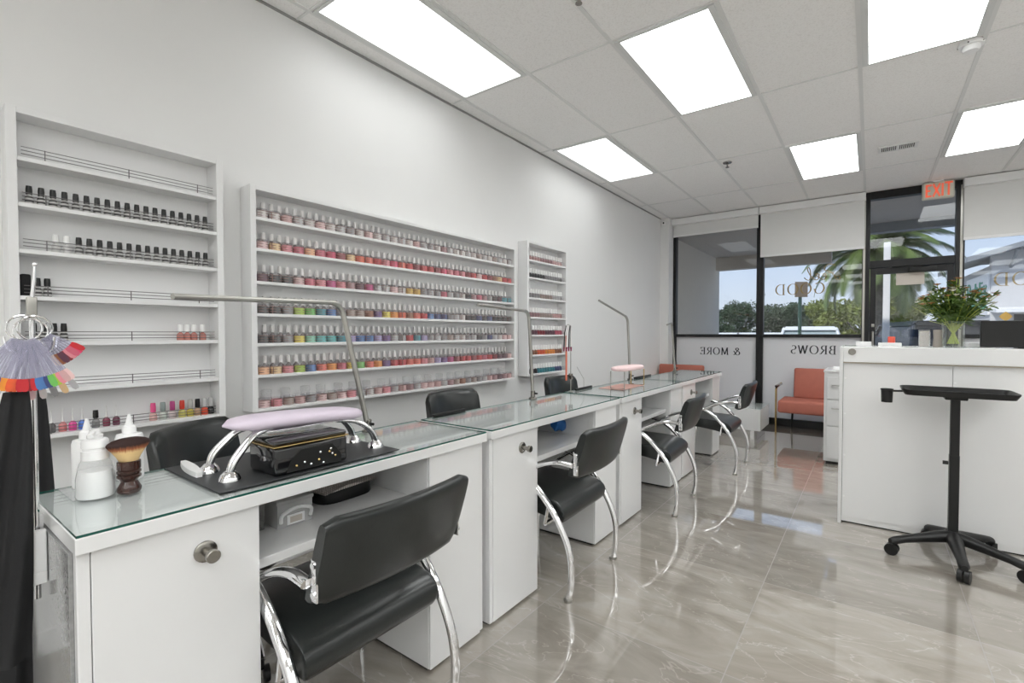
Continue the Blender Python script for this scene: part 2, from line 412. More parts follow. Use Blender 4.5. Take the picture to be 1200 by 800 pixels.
# ------------------------------------------------------------------ ceiling lights
LIGHTS = [(0,0,'over the table with the lilac hand rest'), (2,1,'large in mid-ceiling over the walkway'), (0,2,'by the wall above the narrow rack'),
          (3,3,'ahead of the exit sign, before the window shade'), (4,1,'beside the smoke detector'), (5,3,'beside the ceiling vent and exit sign'),
          (7,1,'added unseen over the far side of the room'), (7,3,'added unseen by the street window past the desk'),  # from here on: panels out of view, added as fill light
          (9,0,'added unseen near the far side wall'), (9,2,'added unseen by the far side wall toward the street'), (7,-1,'added unseen beside the camera on the far side'), (9,-2,'added unseen in the far rear corner area')]
for j_ in (-2,-3,-4,-5,-6):  # unseen panel rows added behind the camera to raise the ambient light
    for i_ in ((2,5,8) if j_ % 2 else (3,6,9)):
        LIGHTS.append((i_, j_, f"{ordinal(-j_)} added row behind the camera, {ordinal(i_+1)} tile from rack wall"))
proto = None
for i, j, where in LIGHTS:
    x0 = .135+.61*i; y0 = 1.45+1.22*j
    if proto is None:
        t = empty('ceiling_light', (0,0,0), '', 'ceiling light', 'ceiling lights')
        f = MB()
        a, bq, c, d = .012, .598, .012, 1.208
        ix, iy = .036, .016
        f.box(a, a+ix, c, d, -.012, -.002); f.box(bq-ix, bq, c, d, -.012, -.002)
        f.box(a+ix, bq-ix, c, c+iy, -.012, -.002); f.box(a+ix, bq-ix, d-iy, d, -.012, -.002)
        f.build('frame', M['lightframe'], t, smooth=False)
        MB().box(a+ix, bq-ix, c+iy, d-iy, -.010, -.004).build('diffuser', M['diffuser'], t, smooth=False)
        proto = t; o = t
    else: o = copy_tree(proto)
    if i == 0:
        for c_ in o.children:
            if c_.name.startswith('diffuser'):
                c_.material_slots[0].link = 'OBJECT'; c_.material_slots[0].material = M['diffuser_dim']
    else:
        for c_ in o.children:
            if c_.name.startswith('diffuser') and c_.material_slots[0].link == 'OBJECT': c_.material_slots[0].link = 'DATA'
    o.location = (x0, y0, CZ-.001)
    o['label'] = 'flat white ceiling light panel '+where
# vent
t = empty('ceiling_vent', (2.84, 5.75, CZ), 'small white louvred air vent in the ceiling near the exit sign', 'vent')
v = MB(); v.box(-.15, .15, -.085, -.07, -.012, -.001); v.box(-.15, .15, .07, .085, -.012, -.001)
v.box(-.15, -.13, -.07, .07, -.012, -.001); v.box(.13, .15, -.07, .07, -.012, -.001); v.box(-.012, .012, -.07, .07, -.012, -.001)
v.build('frame', M['whitemat'], t, smooth=False)
MB().box(-.13, .13, -.07, .07, -.004, -.001).build('backing', M['blackgap'], t, smooth=False)
for s in (-1, 1):
    v = MB()
    for k in range(8):
        x = s*.02 + s*.104*k/7 + s*.003
        v.box(x-.0035, x+.0035, -.07, .07, -.011, -.004)
    v.build('louvre', M['tbar'], t, smooth=False)
# smoke detector
t = empty('smoke_detector', (3.13, 3.97, CZ), 'round white smoke detector on the ceiling', 'smoke detector')
MB().lathe([(.001,-.001),(.062,-.001),(.064,-.014),(.060,-.022),(.03,-.022)], n=28, cap=False).build('base', M['whiteplastic'], t)
MB().lathe([(.043,-.020),(.044,-.04),(.036,-.052),(.001,-.054)], n=24, cap=False).build('sensor_head', M['whiteplastic'], t)
for k in range(5):
    a = k*2*PI/5+.6
    MB().ball((.060*math.cos(a), .060*math.sin(a), -.015), .005, 6).build('screw', M['blackplastic'], t)
# sprinklers
for n_, (x, y, w) in enumerate([(1.43, 5.24, 'by the window-side light panel'), (1.40, 2.20, 'at the edge of the large light panel')]):
    if n_ == 0:
        t = empty('fire_sprinkler', (x, y, CZ), '', 'sprinkler', 'ceiling sprinklers')
        MB().lathe([(.001,-.001),(.045,-.001),(.042,-.010),(.018,-.014),(.012,-.014)], n=20, cap=False).build('escutcheon', M['knob'], t)
        MB().cyl((0,0,-.01),(0,0,-.05),.008,10).lathe([(.001,-.05),(.018,-.05),(.018,-.054),(.001,-.054)], n=14, cap=False).build('nozzle', M['knob'], t)
        sp = t; o = t
    else: o = copy_tree(sp)
    o.location = (x, y, CZ); o['label'] = 'dark metal fire sprinkler head '+w
# corner camera
t = empty('security_camera', (.06, 7.19, 2.97), 'tiny round camera on the white corner column under the ceiling', 'camera')
MB().box(-.03, .03, -.02, .008, -.03, .03, .006).build('housing', M['whiteplastic'], t)
MB().lathe([(.012,-.026),(.012,-.018)], axis='Y', n=14).build('lens', M['blackgloss'], t)

# ------------------------------------------------------------------ stroke lettering
def arc(cx, cy, rx, ry, a0, a1, n=18):
    return [(cx+rx*math.cos(math.radians(a0+(a1-a0)*i/n)), cy+ry*math.sin(math.radians(a0+(a1-a0)*i/n))) for i in range(n+1)]
def line(*p):
    out = []
    for a, b in zip(p[:-1], p[1:]):
        out += [(a[0]+(b[0]-a[0])*i/4, a[1]+(b[1]-a[1])*i/4) for i in range(5)]
    return out
SER = {  # serif capitals: (width, [strokes])
 'G': (.86, [arc(.45,.5,.40,.5,50,310,28), line((.71,.12),(.78,.42)), line((.60,.42),(.88,.42))]),
 'O': (.92, [arc(.46,.5,.40,.5,0,360,36)]),
 'D': (.86, [line((.16,0),(.16,1)), line((.02,1),(.16,1)), line((.02,0),(.16,0)), [(.16,1)]+arc(.36,.5,.44,.5,90,-90,20)+[(.16,0)]]),
 'B': (.72, [line((.16,0),(.16,1)), line((.02,1),(.16,1)), line((.02,0),(.16,0)), [(.16,1)]+arc(.36,.76,.22,.24,90,-90,14)+[(.16,.52)], [(.16,.52)]+arc(.38,.26,.26,.26,90,-90,14)+[(.16,0)]]),
 'R': (.78, [line((.16,0),(.16,1)), line((.02,1),(.16,1)), line((.02,0),(.30,0)), [(.16,1)]+arc(.36,.75,.24,.25,90,-90,14)+[(.16,.5)], line((.34,.5),(.66,.03),(.80,0))]),
 'W': (1.10, [line((.10,1),(.36,0)), line((.36,0),(.56,1)), line((.56,1),(.80,0)), line((.80,0),(1.02,1)), line((0,1),(.2,1)), line((.94,1),(1.1,1))]),
 'S': (.60, [arc(.30,.74,.22,.25,40,270,16)+arc(.30,.25,.24,.25,90,-140,16)]),
 'M': (1.05, [line((.15,0),(.20,1)), line((.20,1),(.52,.05)), line((.52,.05),(.86,1)), line((.86,1),(.90,0)), line((.04,0),(.26,0)), line((.78,0),(1.02,0)), line((.08,1),(.22,1)), line((.84,1),(.98,1))]),
 'E': (.68, [line((.16,0),(.16,1)), line((.02,1),(.62,1),(.62,.82)), line((.02,0),(.64,0),(.66,.2)), line((.16,.52),(.48,.52)), line((.48,.42),(.48,.62))]),
 '&': (.92, [[(.90,.06)]+[(.78,.02)]+line((.70,.12),(.30,.68))+arc(.40,.80,.17,.18,215,-20,14)+line((.55,.70),(.24,.50))+arc(.34,.26,.26,.26,120,320,16)+line((.58,.16),(.80,.52))+[(.88,.56)]]),
 'e': (.66, [line((.10,0),(.10,1)), line((.10,.93),(.62,.93)), line((.10,.07),(.62,.07)), line((.10,.5),(.50,.5))]),
 'X': (.8, [line((.05,1),(.75,0)), line((.75,1),(.05,0))]),
 'I': (.3, [line((.15,0),(.15,1))]),
 'T': (.8, [line((.4,0),(.4,1)), line((.0,1),(.8,1))]),
 'P': (.68, [line((.12,0),(.12,1)), [(.12,1)]+arc(.34,.74,.26,.26,90,-90,14)+[(.12,.48)]]),
 'u': (.6, [line((.1,.68),(.1,.25))+arc(.3,.25,.2,.25,180,360,12)+line((.5,.25),(.5,.68)), line((.5,.3),(.5,0))]),
 'b': (.62, [line((.1,0),(.1,1)), arc(.32,.33,.22,.33,180,-180,20)]),
 'l': (.24, [line((.12,0),(.12,1))]),
 'i': (.24, [line((.12,0),(.12,.68)), line((.12,.86),(.12,.96))]),
 'x': (.55, [line((.05,.68),(.5,0)), line((.5,.68),(.05,0))]),
}
SCRIPT_FEEL = [  # flowing script, one stroke set for the whole word
 arc(.30,1.02,.42,.30,150,-60,18)[:-2]+[(.42,.74),(.26,.66),(.12,.55),(-.02,.36),(-.10,.12),(-.26,-.02),(-.42,.06),(-.40,.22),(-.22,.26),(.0,.18)],
 [(-.05,.62),(.22,.58),(.44,.62)],
 [(.48,.20),(.66,.28),(.80,.42),(.78,.56),(.66,.56),(.58,.40),(.60,.18),(.72,.06),(.88,.08),(1.04,.22)],
 [(1.04,.22),(1.20,.32),(1.32,.46),(1.30,.58),(1.18,.58),(1.10,.42),(1.12,.18),(1.24,.06),(1.40,.08),(1.54,.22)],
 [(1.54,.22),(1.74,.46),(1.92,.84),(1.96,1.10),(1.86,1.14),(1.76,.92),(1.72,.52),(1.76,.18),(1.88,.06),(2.06,.14),(2.2,.3)],
]
def smooth_path(p, n=5):
    out = []
    for i in range(len(p)-1):
        p0 = p[max(i-1,0)]; p1 = p[i]; p2 = p[i+1]; p3 = p[min(i+2,len(p)-1)]
        for k in range(n):
            t = k/n
            out.append(tuple(.5*((2*p1[a])+(-p0[a]+p2[a])*t+(2*p0[a]-5*p1[a]+4*p2[a]-p3[a])*t*t+(-p0[a]+3*p1[a]-3*p2[a]+p3[a])*t**3) for a in range(len(p1))))
    return out+[p[-1]]
def ribbon(mb, path, to3, thick, thin, eps, k=0):
    """flat ribbon 0.8 mm thick; vertical runs thicker than horizontal ones"""
    pts = [path[0]]
    for p in path[1:]:
        if math.hypot(p[0]-pts[-1][0], p[1]-pts[-1][1]) > 1e-5: pts.append(p)
    m = len(pts); Lr, Rr = [], []
    for i in range(m):
        a = pts[max(i-1,0)]; b = pts[min(i+1,m-1)]
        dx, dy = b[0]-a[0], b[1]-a[1]; l = math.hypot(dx, dy) or 1
        dx, dy = dx/l, dy/l
        w = (thin+(thick-thin)*abs(dy)**1.5)/2
        Lr.append((pts[i][0]-dy*w, pts[i][1]+dx*w)); Rr.append((pts[i][0]+dy*w, pts[i][1]-dx*w))
    rings = [[to3(*Lr[i], 0), to3(*Rr[i], 0), to3(*Rr[i], eps), to3(*Lr[i], eps)] for i in range(m)]
    mb.loft(rings)
def write(mb, text, to3, h, sp=.12, thick=.16, thin=.05, eps=.0008):
    x = 0
    for ch in text:
        if ch == ' ': x += .45; continue
        w, strokes = SER[ch]
        for s in strokes:
            ribbon(mb, [(p[0]+x, p[1]) for p in s], lambda a, b, c: to3(a*h, b*h, c), thick, thin, eps)
        x += w+sp
    return x*h
def word_width(text, h, sp=.12):
    return sum(.45 if c == ' ' else SER[c][0]+sp for c in text)*h

# ------------------------------------------------------------------ storefront
def window_frame(name, x0, x1, zs, posts=(True, True), parent_first=True):
    f = MB()
    w = .045
    f.box(x0, x0+w, YB-.05, YB+.05, 0, CZ, .003); f.box(x1-w, x1, YB-.05, YB+.05, 0, CZ, .003)
    for z0, z1 in zs: f.box(x0+w, x1-w, YB-.045, YB+.045, z0, z1, .003)
    return struct(f.build(name, M['blackalu'], smooth=False))
HB = [(0,.10),(1.225,1.27),(2.99,3.05)]
w1 = window_frame('window_1', .135, 1.375, HB)
w2 = window_frame('window_2', 1.375, 2.60, HB)
w4 = window_frame('window_3', 3.475, 5.2, HB)
for w, a, b in ((w1,.18,1.33),(w2,1.42,2.555),(w4,3.52,5.155)):
    MB().box(a, b, YB-.004, YB+.004, 1.27, 2.99).build('pane', M['window'], w, smooth=False)
    MB().box(a, b, YB-.004, YB+.004, .10, 1.225).build('frosted_pane', M['frost'], w, smooth=False)
# inner lighter steel edges of the posts beside the door
for w, x in ((w2, 2.575), (w4, 3.49)):
    MB().box(x-.012, x+.012, YB-.056, YB-.048, .1, 2.99).build('post_cover', M['steel'], w, smooth=False)
def onfilm(x0, z0):      # cut into the film, on the room side
    return lambda u, v, e: (x0-u, YB-.0046-e, z0+v)
def onglass(x0, z0):     # lettering reads from the street: mirrored from inside
    return lambda u, v, e: (x0-u, YB+.0045+e, z0+v)
t = MB(); W = word_width('& MORE', .105, .14)
write(t, '& MORE', onfilm(1.115, .965), .105, .14, .15, .045); t.build('lettering', M['letterblack'], w1, smooth=False)
t = MB(); write(t, 'BROWS', onfilm(2.29, 1.005), .112, .14, .15, .045); t.build('lettering', M['letterblack'], w2, smooth=False)
t = MB(); write(t, 'GOOD', onglass(2.15, 1.815), .145, .16, .13, .035); t.build('lettering', M['lettergold'], w2, smooth=False)
t = MB()
for s in SCRIPT_FEEL:
    ribbon(t, smooth_path(s), lambda a, b, c: onglass(2.255, 1.99)(a*.155, b*.155, c), .085, .05, .0008)
t.build('script_lettering', M['lettergold'], w2, smooth=False)
t = MB(); write(t, 'GOOD', onglass(4.36, 1.815), .145, .16, .13, .035); t.build('lettering', M['lettergold'], w4, smooth=False)
t = MB()
for s in SCRIPT_FEEL:
    ribbon(t, smooth_path(s), lambda a, b, c: onglass(4.48, 1.995)(a*.15, b*.15, c), .075, .03, .0008)
t.build('script_lettering', M['lettergold'], w4, smooth=False)
# gold lozenge emblem on the glass
t = MB(); c = [(3.875,1.525),(3.84,1.495),(3.82,1.47),(3.84,1.445),(3.875,1.42),(3.91,1.445),(3.93,1.47),(3.91,1.495)]
t.prism([(x, z) for x, z in c], 'Y', YB-.006, YB-.0045); t.build('gold_emblem', pmat('bright_gold_film', (.60,.38,.09,1), .4), w4, smooth=False)

# door bay
d = MB()
d.box(2.60, 2.635, YB-.05, YB+.05, 0, CZ, .003); d.box(3.44, 3.475, YB-.05, YB+.05, 0, CZ, .003)
d.box(2.635, 3.44, YB-.05, YB+.05, 2.10, 2.19, .003); d.box(2.635, 3.44, YB-.06, YB+.05, 2.955, 3.05, .003)
door = struct(d.build('door_1', M['blackalu'], smooth=False))
MB().box(2.635, 3.44, YB-.004, YB+.004, 2.19, 2.955).build('transom_pane', M['window'], door, smooth=False)
lf = MB()
lf.box(2.64, 2.70, YB-.025, YB+.025, .012, 2.095, .002); lf.box(3.375, 3.435, YB-.025, YB+.025, .012, 2.095, .002)
lf.box(2.70, 3.375, YB-.025, YB+.025, 2.02, 2.095, .002); lf.box(2.70, 3.375, YB-.025, YB+.025, .012, .25, .002)
leaf = lf.build('door_leaf', M['blackalu'], door, smooth=False)
MB().box(2.70, 3.375, YB-.004, YB+.004, .25, 2.02).build('pane', M['window'], leaf, smooth=False)
h = MB(); h.tube([(2.675,YB-.025,1.0),(2.675,YB-.07,1.0),(2.675,YB-.07,1.3),(2.675,YB-.025,1.3)], .012, 10); h.build('pull_handle', M['steel'], leaf)
MB().box(2.66,2.69,YB-.03,YB-.025,1.36,1.40,.002).build('lock', M['steel'], leaf)
h = MB(); h.box(3.02,3.28,YB-.075,YB-.03,2.02,2.075,.006); h.tube([(3.2,YB-.06,2.08),(3.05,YB-.16,2.09),(2.86,YB-.05,2.10)],.008,8); h.build('door_closer', M['blackplastic'], door)
tag(MB().box(2.90, 3.17, YB-.0085, YB-.0055, 1.875, 2.025, .0008).build('door_notice', M['paper'], smooth=False), 'blank back of a paper notice stuck on the entrance door glass', 'notice')

# roller shades
def shade(x0, x1, zb, label):
    t = empty('roller_shade', ((x0+x1)/2, 7.34, 3.04), label, 'roller shade', 'white roller shades')
    c = (x0+x1)/2
    MB().box(x0-c, x1-c, -.05, .035, -.095, -.002, .004).build('cassette', M['whitemat'], t, smooth=False)
    MB().box(x0-c+.01, x1-c-.01, .012, .015, zb-3.04+.03, -.09).build('fabric', M['shadefab'], t, smooth=False)
    MB().box(x0-c+.01, x1-c-.01, .006, .021, zb-3.04, zb-3.04+.03, .004).build('bottom_bar', M['whitemat'], t, smooth=False)
shade(.14, 1.365, 2.765, 'white roller shade rolled nearly up over the corner window')
shade(1.375, 2.585, 2.345, 'white roller shade half lowered over the middle window')
shade(3.49, 5.19, 2.345, 'white roller shade lowered on the window past the entrance door')

# exit sign
t = empty('exit_sign', (3.265, 7.29, CZ), 'white exit sign with red letters hanging above the entrance door', 'sign')
MB().box(-.145, .145, -.03, .03, -.215, -.012, .022, seg=3).build('housing', M['exitface'], t)
MB().box(-.05, .05, -.025, .025, -.014, -.0005, .003).build('canopy', M['whiteplastic'], t)
e = MB(); write(e, 'eXIT', lambda u, v, c: (-.112+u*.60, -.0305-c, -.187+v), .145, .06, .22, .14, .0015)
lt = e.build('lettering', M['exitred'], t, smooth=False)

# ------------------------------------------------------------------ counter units
def counter(y0, label, knob_ok=True):
    L = 1.285
    t = empty('manicure_table', (1.1, y0+L/2, 0), label, 'manicure table', 'row of white manicure tables')
    ox, oy = 1.1, y0+L/2
    def B(name, mat, *bs, bev=.002, parent=t, **k):
        m = MB()
        for (x0,x1,a,b,z0,z1) in bs: m.box(x0-ox, x1-ox, a+y0-oy, b+y0-oy, z0, z1, bev)
        return m.build(name, mat, parent, smooth=False, **k)
    # left cabinet: carcass + door
    B('cabinet_carcass', M['white'], (.90,1.305,.0,.365,.012,.822))
    B('side_edge', M['white'], (1.305,1.325,.0,.022,.012,.822))
    dr = B('cabinet_door', M['white'], (1.307,1.327,.0232,.364,.012,.820))
    k = MB(); k.lathe([(.026,0),(.026,.004),(.022,.007),(.010,.008),(.009,.036),(.015,.038),(.016,.050),(.014,.052),(.0001,.052)], axis='X', n=20, cap=False)
    ko = k.build('knob', M['knob'], dr); ko.location = (1.327-ox, y0+.235-oy, .742)
    B('cabinet_base', M['blackgap'], (.92,1.30,.01,.355,.0,.012), bev=0)
    # right cabinet
    B('cabinet_carcass', M['white'], (.90,1.318,.972,1.282,.012,.822))
    B('door_panel', M['white'], (1.318,1.327,.974,1.255,.012,.820))
    B('cabinet_base', M['blackgap'], (.92,1.30,.98,1.275,.0,.012), bev=0)
    # knee space: shelf, back
    B('shelf', M['white'], (.915,1.29,.366,.971,.627,.655))
    B('back_panel', M['white'], (.90,.915,.366,.971,.627,.822))
    # table slab and glass
    B('table_slab', M['white'], (.892,1.342,-.004,1.286,.823,.858))
    g = MB(); x0, x1, a, b = .894-ox, 1.340-ox, -.002+y0-oy, 1.283+y0-oy
    g.box(x0, x1, a, b, .8588, .8645)
    for f in g.bm.faces:
        f.material_index = 0 if abs(f.normal.z) > .5 else 1
    g.bm.faces.ensure_lookup_table()
    g.bm.normal_update()
    for f in g.bm.faces: f.material_index = 0 if abs(f.normal.z) > .5 else 1
    g.build('glass_top', [M['tableglass'], M['glassedge']], t, smooth=False)
    return t
YU = [.245, 1.565, 2.885, 4.175]
first_table = counter(YU[0], 'white glass-topped manicure table with the lilac hand rest on it')
counter(YU[1], 'white glass-topped manicure table with the blue glove on its shelf')
counter(YU[2], 'white glass-topped manicure table with the pink hand rest on it')
counter(YU[3], 'white glass-topped manicure table at the window end of the row')
ZT = .8648
# grey end panel of the first table
MB().box(.90, 1.303, .237, .2445, .012, .82, .001).build('end_panel', pmat('grey_sparkle_laminate', (.30,.30,.30,1), .12, metal=.15, var=.3, scale=120), None, smooth=False)
ep = bpy.data.objects['end_panel']
ep.parent = first_table; ep.matrix_parent_inverse = first_table.matrix_basis.inverted(); ep['label'] = 'grey speckled end panel'

# ------------------------------------------------------------------ wall racks
def rack(name, label, y0, y1, z0, z1, shelves, wire, depth=.11, rows_with_rail=None, nposts=3):
    t = empty(name, (0, (y0+y1)/2, z0), label, 'display rack', 'white wall racks')
    oy = (y0+y1)/2; w = .028
    def B(nm, mat, x0,x1,a,b,c,d, bev=.0015):
        return MB().box(x0, x1, a-oy, b-oy, c-z0, d-z0, bev).build(nm, mat, t, smooth=False)
    B('side_panel', M['whitemat'], .001, depth, y0, y0+w, z0, z1)
    B('side_panel', M['whitemat'], .001, depth, y1-w, y1, z0, z1)
    B('top_panel', M['whitemat'], .001, depth, y0+w, y1-w, z1-.022, z1)
    B('back_panel', M['whitemat'], .001, .006, y0+w, y1-w, z0, z1-.022)
    for i, z in enumerate(shelves):
        B('shelf', M['whitemat'], .006, depth-.004 if i < len(shelves)-1 else depth, y0+w, y1-w, z, z+.016)
        m = MB()
        X = depth-.012; a, b = y0+w+.012-oy, y1-w-.012-oy
        for dz in (.030, .043, .056): m.tube([(X, a, z+dz-z0-.002), (X, b, z+dz-z0-.002)], .0014, 6)
        for k in range(nposts):
            y = a+(b-a)*(k+.25)/(nposts-.5)
            m.tube([(X, y, z+.016-z0), (X, y, z+.056-z0)], .0018, 6)
        m.build('rail', wire, t)
    return t
LS = [1.918, 1.750, 1.578, 1.405, 1.233, 1.052, .877]
BS = [1.862, 1.703, 1.534, 1.368, 1.214, 1.050, .876]
SS = [1.947, 1.787, 1.599, 1.419, 1.253, 1.064, .886]
rack('half_empty_wall_rack', 'white wall rack with mostly empty shelves and black-capped bottles', .305, 1.018, .877, 2.112, LS, M['railwire'])
rack('wide_wall_rack', 'wide white wall rack packed with coloured powder jars', 1.142, 3.365, .876, 2.035, BS, M['railcopper'], nposts=8)
rack('narrow_wall_rack', 'narrow white wall rack of white-capped bottles near the window', 3.535, 4.240, .886, 2.130, SS, M['railwire'])

# ---- small goods
def jar_mesh():
    m = MB()
    m.lathe([(.0001,0),(.026,0),(.0285,.003),(.0285,.008),(.0285,.026),(.0285,.034),(.026,.037),(.026,.038),(.027,.039),(.027,.048),(.025,.050),(.0001,.050)],
            n=14, mi=[0,0,0,1,0,0,0,2,2,2,2], cap=False)
    o = m.build('powder_jar', [M['jar'], M['jar'], M['glassjar']]); return o
def bottle_mesh(capmat, bodymat, name, square=False, bh=.045, ch=.038, br=.0135, cr=.0082):
    m = MB()
    if square:
        m.box(-br, br, -br, br, 0, bh, .003)
        m.lathe([(.007,bh),(.007,bh+.004)], n=10)
        m.lathe([(cr,bh+.004),(cr,bh+.004+ch*.7),(cr*.9,bh+.004+ch),(.0001,bh+.004+ch)], n=12, mi=1, cap=True)
    else:
        m.lathe([(.0001,0),(br*.95,0),(br,.003),(br,bh*.7),(br*.7,bh*.92),(.006,bh),(.006,bh+.004),(cr,bh+.004),(cr,bh+.004+ch*.6),(cr*.86,bh+.004+ch),(.0001,bh+.004+ch)],
                n=12, mi=[0]*6+[1]*4, cap=False)
    return m.build(name, [bodymat, capmat])
def place_at(proto, state, loc, label, group, cat, color=None, rz=0.):
    if state[0]: o = proto; state[0] = False
    else: o = copy_tree(proto)
    o.location = loc; o.rotation_euler = (0,0,rz)
    tag(o, label, cat, group)
    if color: o.color = color
    return o
def C3(r, g, b): return srgb(r, g, b)
PAL = {
 'clear white': C3(214,206,204), 'pale pink': C3(232,196,196), 'pink': C3(226,140,150), 'rose': C3(206,96,118), 'coral': C3(232,110,92), 'hot pink': C3(222,70,110),
 'red': C3(198,40,48), 'dark red': C3(140,34,48), 'plum': C3(96,52,70), 'magenta': C3(196,60,130), 'black': C3(34,32,36), 'grey': C3(150,148,150),
 'silver': C3(190,188,190), 'gold': C3(206,164,60), 'teal': C3(48,136,150), 'lime': C3(176,206,70), 'green': C3(110,186,90), 'mint': C3(140,204,180),
 'aqua': C3(98,190,190), 'blue': C3(74,120,180), 'navy': C3(52,66,120), 'lavender': C3(170,156,200), 'purple': C3(112,76,138), 'yellow': C3(232,212,84),
 'orange': C3(238,150,54), 'orange red': C3(226,92,48), 'peach': C3(244,184,140), 'apricot': C3(236,200,150), 'brown': C3(150,92,60), 'taupe': C3(168,150,142),
 'mauve': C3(170,130,134), 'dusty pink': C3(206,164,162)}
def spread_row(seq, n):
    return [seq[min(int(i*len(seq)/n), len(seq)-1)] for i in range(n)]
ROWS = [
 ['clear white','clear white','dusty pink','silver','clear white','pale pink','clear white','silver','grey','clear white','pale pink','clear white','silver','clear white','silver','clear white','dusty pink','silver','grey','clear white','mauve','silver','clear white','clear white','silver','clear white','taupe','silver','clear white','taupe','silver','clear white','silver'],
 ['pale pink','apricot','pink','rose','peach','rose','hot pink','dark red','apricot','orange red','coral','red','pink','hot pink','coral','red','dark red','red','red','dark red','hot pink','pink','rose','pink','dark red','red','pale pink','red','dark red','brown','apricot','red','red'],
 ['plum','black','black','pale pink','rose','pink','magenta','pink','mauve','plum','magenta','silver','silver','pale pink','clear white','gold','gold','grey','silver','grey','rose','silver','grey','clear white','black','mauve','rose','mauve','grey','black','plum','teal','teal'],
 ['black','black','grey','lime','green','teal','blue','grey','taupe','taupe','brown','purple','yellow','orange','orange red','brown','coral','red','blue','navy','navy','grey','silver','clear white','black','black','navy','black','navy','black','black','black','black'],
 ['black','black','grey','yellow','mint','aqua','aqua','teal','lavender','blue','blue','lavender','purple','silver','grey','red','teal','lavender','grey','silver','grey','taupe','silver','clear white','grey','silver','black','grey','navy','silver','clear white','pale pink','pale pink'],
 ['peach','apricot','pink','lime','blue','coral','orange','rose','yellow','green','coral','orange','purple','red','red','coral','coral','pink','dusty pink','lavender','purple','magenta','dark red','red','red','dark red','red','rose','red','dark red','plum','plum','pale pink'],
 ['pale pink','pink','taupe','dusty pink','grey','pale pink','taupe','pale pink','pink','silver','clear white','dusty pink','pink','silver','dusty pink','mauve','silver','pale pink','pale pink','dusty pink','silver','mauve','taupe','brown','grey','taupe','grey','silver','dusty pink','mauve','plum','mauve','dusty pink']]
SHELF = ['top','second','third','fourth','fifth','sixth','bottom']
jar = jar_mesh(); js = [True]
NJ = 33; ya, yb = 1.142+.028+.045, 3.365-.028-.040
for r in range(7):
    for i in range(NJ):
        y = ya+(yb-ya)*i/(NJ-1)
        c = ROWS[r][i]
        place_at(jar, js, (.072, y, BS[r]+.0162), f"{c} powder jar {ordinal(NJ-i)} from the window end, {SHELF[r]} shelf of wide rack", 'powder jars on the wide rack', 'jar', tuple(.82*v+.14 for v in PAL[c][:3])+(1,))
bot = bottle_mesh(M['capgrey'], M['gelbody'], 'gel_bottle', bh=.052, ch=.040, br=.0155, cr=.0112); bs = [True]
NB = 50
for r in range(6):
    rr = r if r < 5 else 5
    z = BS[rr]+.0162
    for i in range(NB):
        y = 1.142+.028+.030+(3.365-1.142-.056-.060)*i/(NB-1)
        if rr == 0 and i % 3: pass
        place_at(bot, bs, (.026, y, z), f"grey-capped gel bottle {ordinal(NB-i)} from window end, {SHELF[rr]} shelf of wide rack", 'grey-capped bottles behind the powder jars', 'bottle')
# bottom shelf: tall clear jars
tj = MB(); tj.lathe([(.0001,0),(.024,0),(.026,.003),(.026,.052),(.023,.056),(.023,.06),(.0255,.061),(.0255,.085),(.023,.088),(.0001,.088)], n=14, mi=[0,0,0,0,0,1,1,1,1], cap=False)
tj = tj.build('tall_clear_jar', [M['glassjar'], M['clearplastic']]); ts = [True]
for i in range(20):
    y = 1.25+i*.105+random.uniform(-.01,.01)
    place_at(tj, ts, (.032, min(y,3.29), BS[6]+.0162), f"tall clear jar {ordinal(20-i)} from window end, bottom shelf of wide rack", 'tall clear jars on the wide rack', 'jar')

# half-empty rack: bottles with separate caps
def capped(name, bodymat, capmat, bh=.036, ch=.032, br=.0125, cr=.0095, shape='round'):
    m = MB()
    if shape == 'square': m.box(-br, br, -br, br, 0, bh, .003); m.lathe([(.006,bh),(.006,bh+.004)], n=10)
    elif shape == 'drop': m.lathe([(.0001,0),(br*.9,0),(br,.004),(br,bh*.75),(br*.5,bh),(.004,bh+.003)], n=12)
    else: m.lathe([(.0001,0),(br*.95,0),(br,.003),(br,bh*.72),(br*.7,bh*.94),(.006,bh),(.006,bh+.004)], n=12, cap=False)
    o = m.build(name, bodymat)
    c = MB()
    if shape == 'drop': c.lathe([(.005,bh+.002),(.0045,bh+.008),(.0016,bh+.03),(.0012,bh+.05),(.0001,bh+.05)], n=10)
    else: c.lathe([(.0001,bh+.003),(cr,bh+.003),(cr,bh+.003+ch*.6),(cr*.88,bh+.003+ch),(.0001,bh+.003+ch)], n=12, cap=False)
    c.build('cap', capmat, o)
    return o
def striped_label():
    m, nt, out = new_mat('striped_bottle'); b = nt.nodes.new('ShaderNodeBsdfPrincipled'); nt.links.new(b.outputs[0], out.inputs[0])
    tc = nt.nodes.new('ShaderNodeTexCoord'); w = nt.nodes.new('ShaderNodeTexWave'); w.bands_direction = 'Z'; w.inputs['Scale'].default_value = 22
    nt.links.new(tc.outputs['Object'], w.inputs[0])
    cr = nt.nodes.new('ShaderNodeValToRGB'); cr.color_ramp.interpolation = 'CONSTANT'
    cr.color_ramp.elements[0].color = (.02,.02,.02,1); cr.color_ramp.elements[1].position = .55; cr.color_ramp.elements[1].color = (.62,.61,.60,1)
    nt.links.new(w.outputs['Color'], cr.inputs[0]); nt.links.new(cr.outputs[0], b.inputs['Base Color']); b.inputs['Roughness'].default_value = .3
    return m
M['striped'] = striped_label()
HG = 'bottles on the half-empty rack'
def pb(proto, st, y, r, lab): place_at(proto, st, (.066, y, LS[r]+.0162), lab, HG, 'bottle')
bb = capped('polish_bottle', M['striped'], M['capblack']); st = [True]
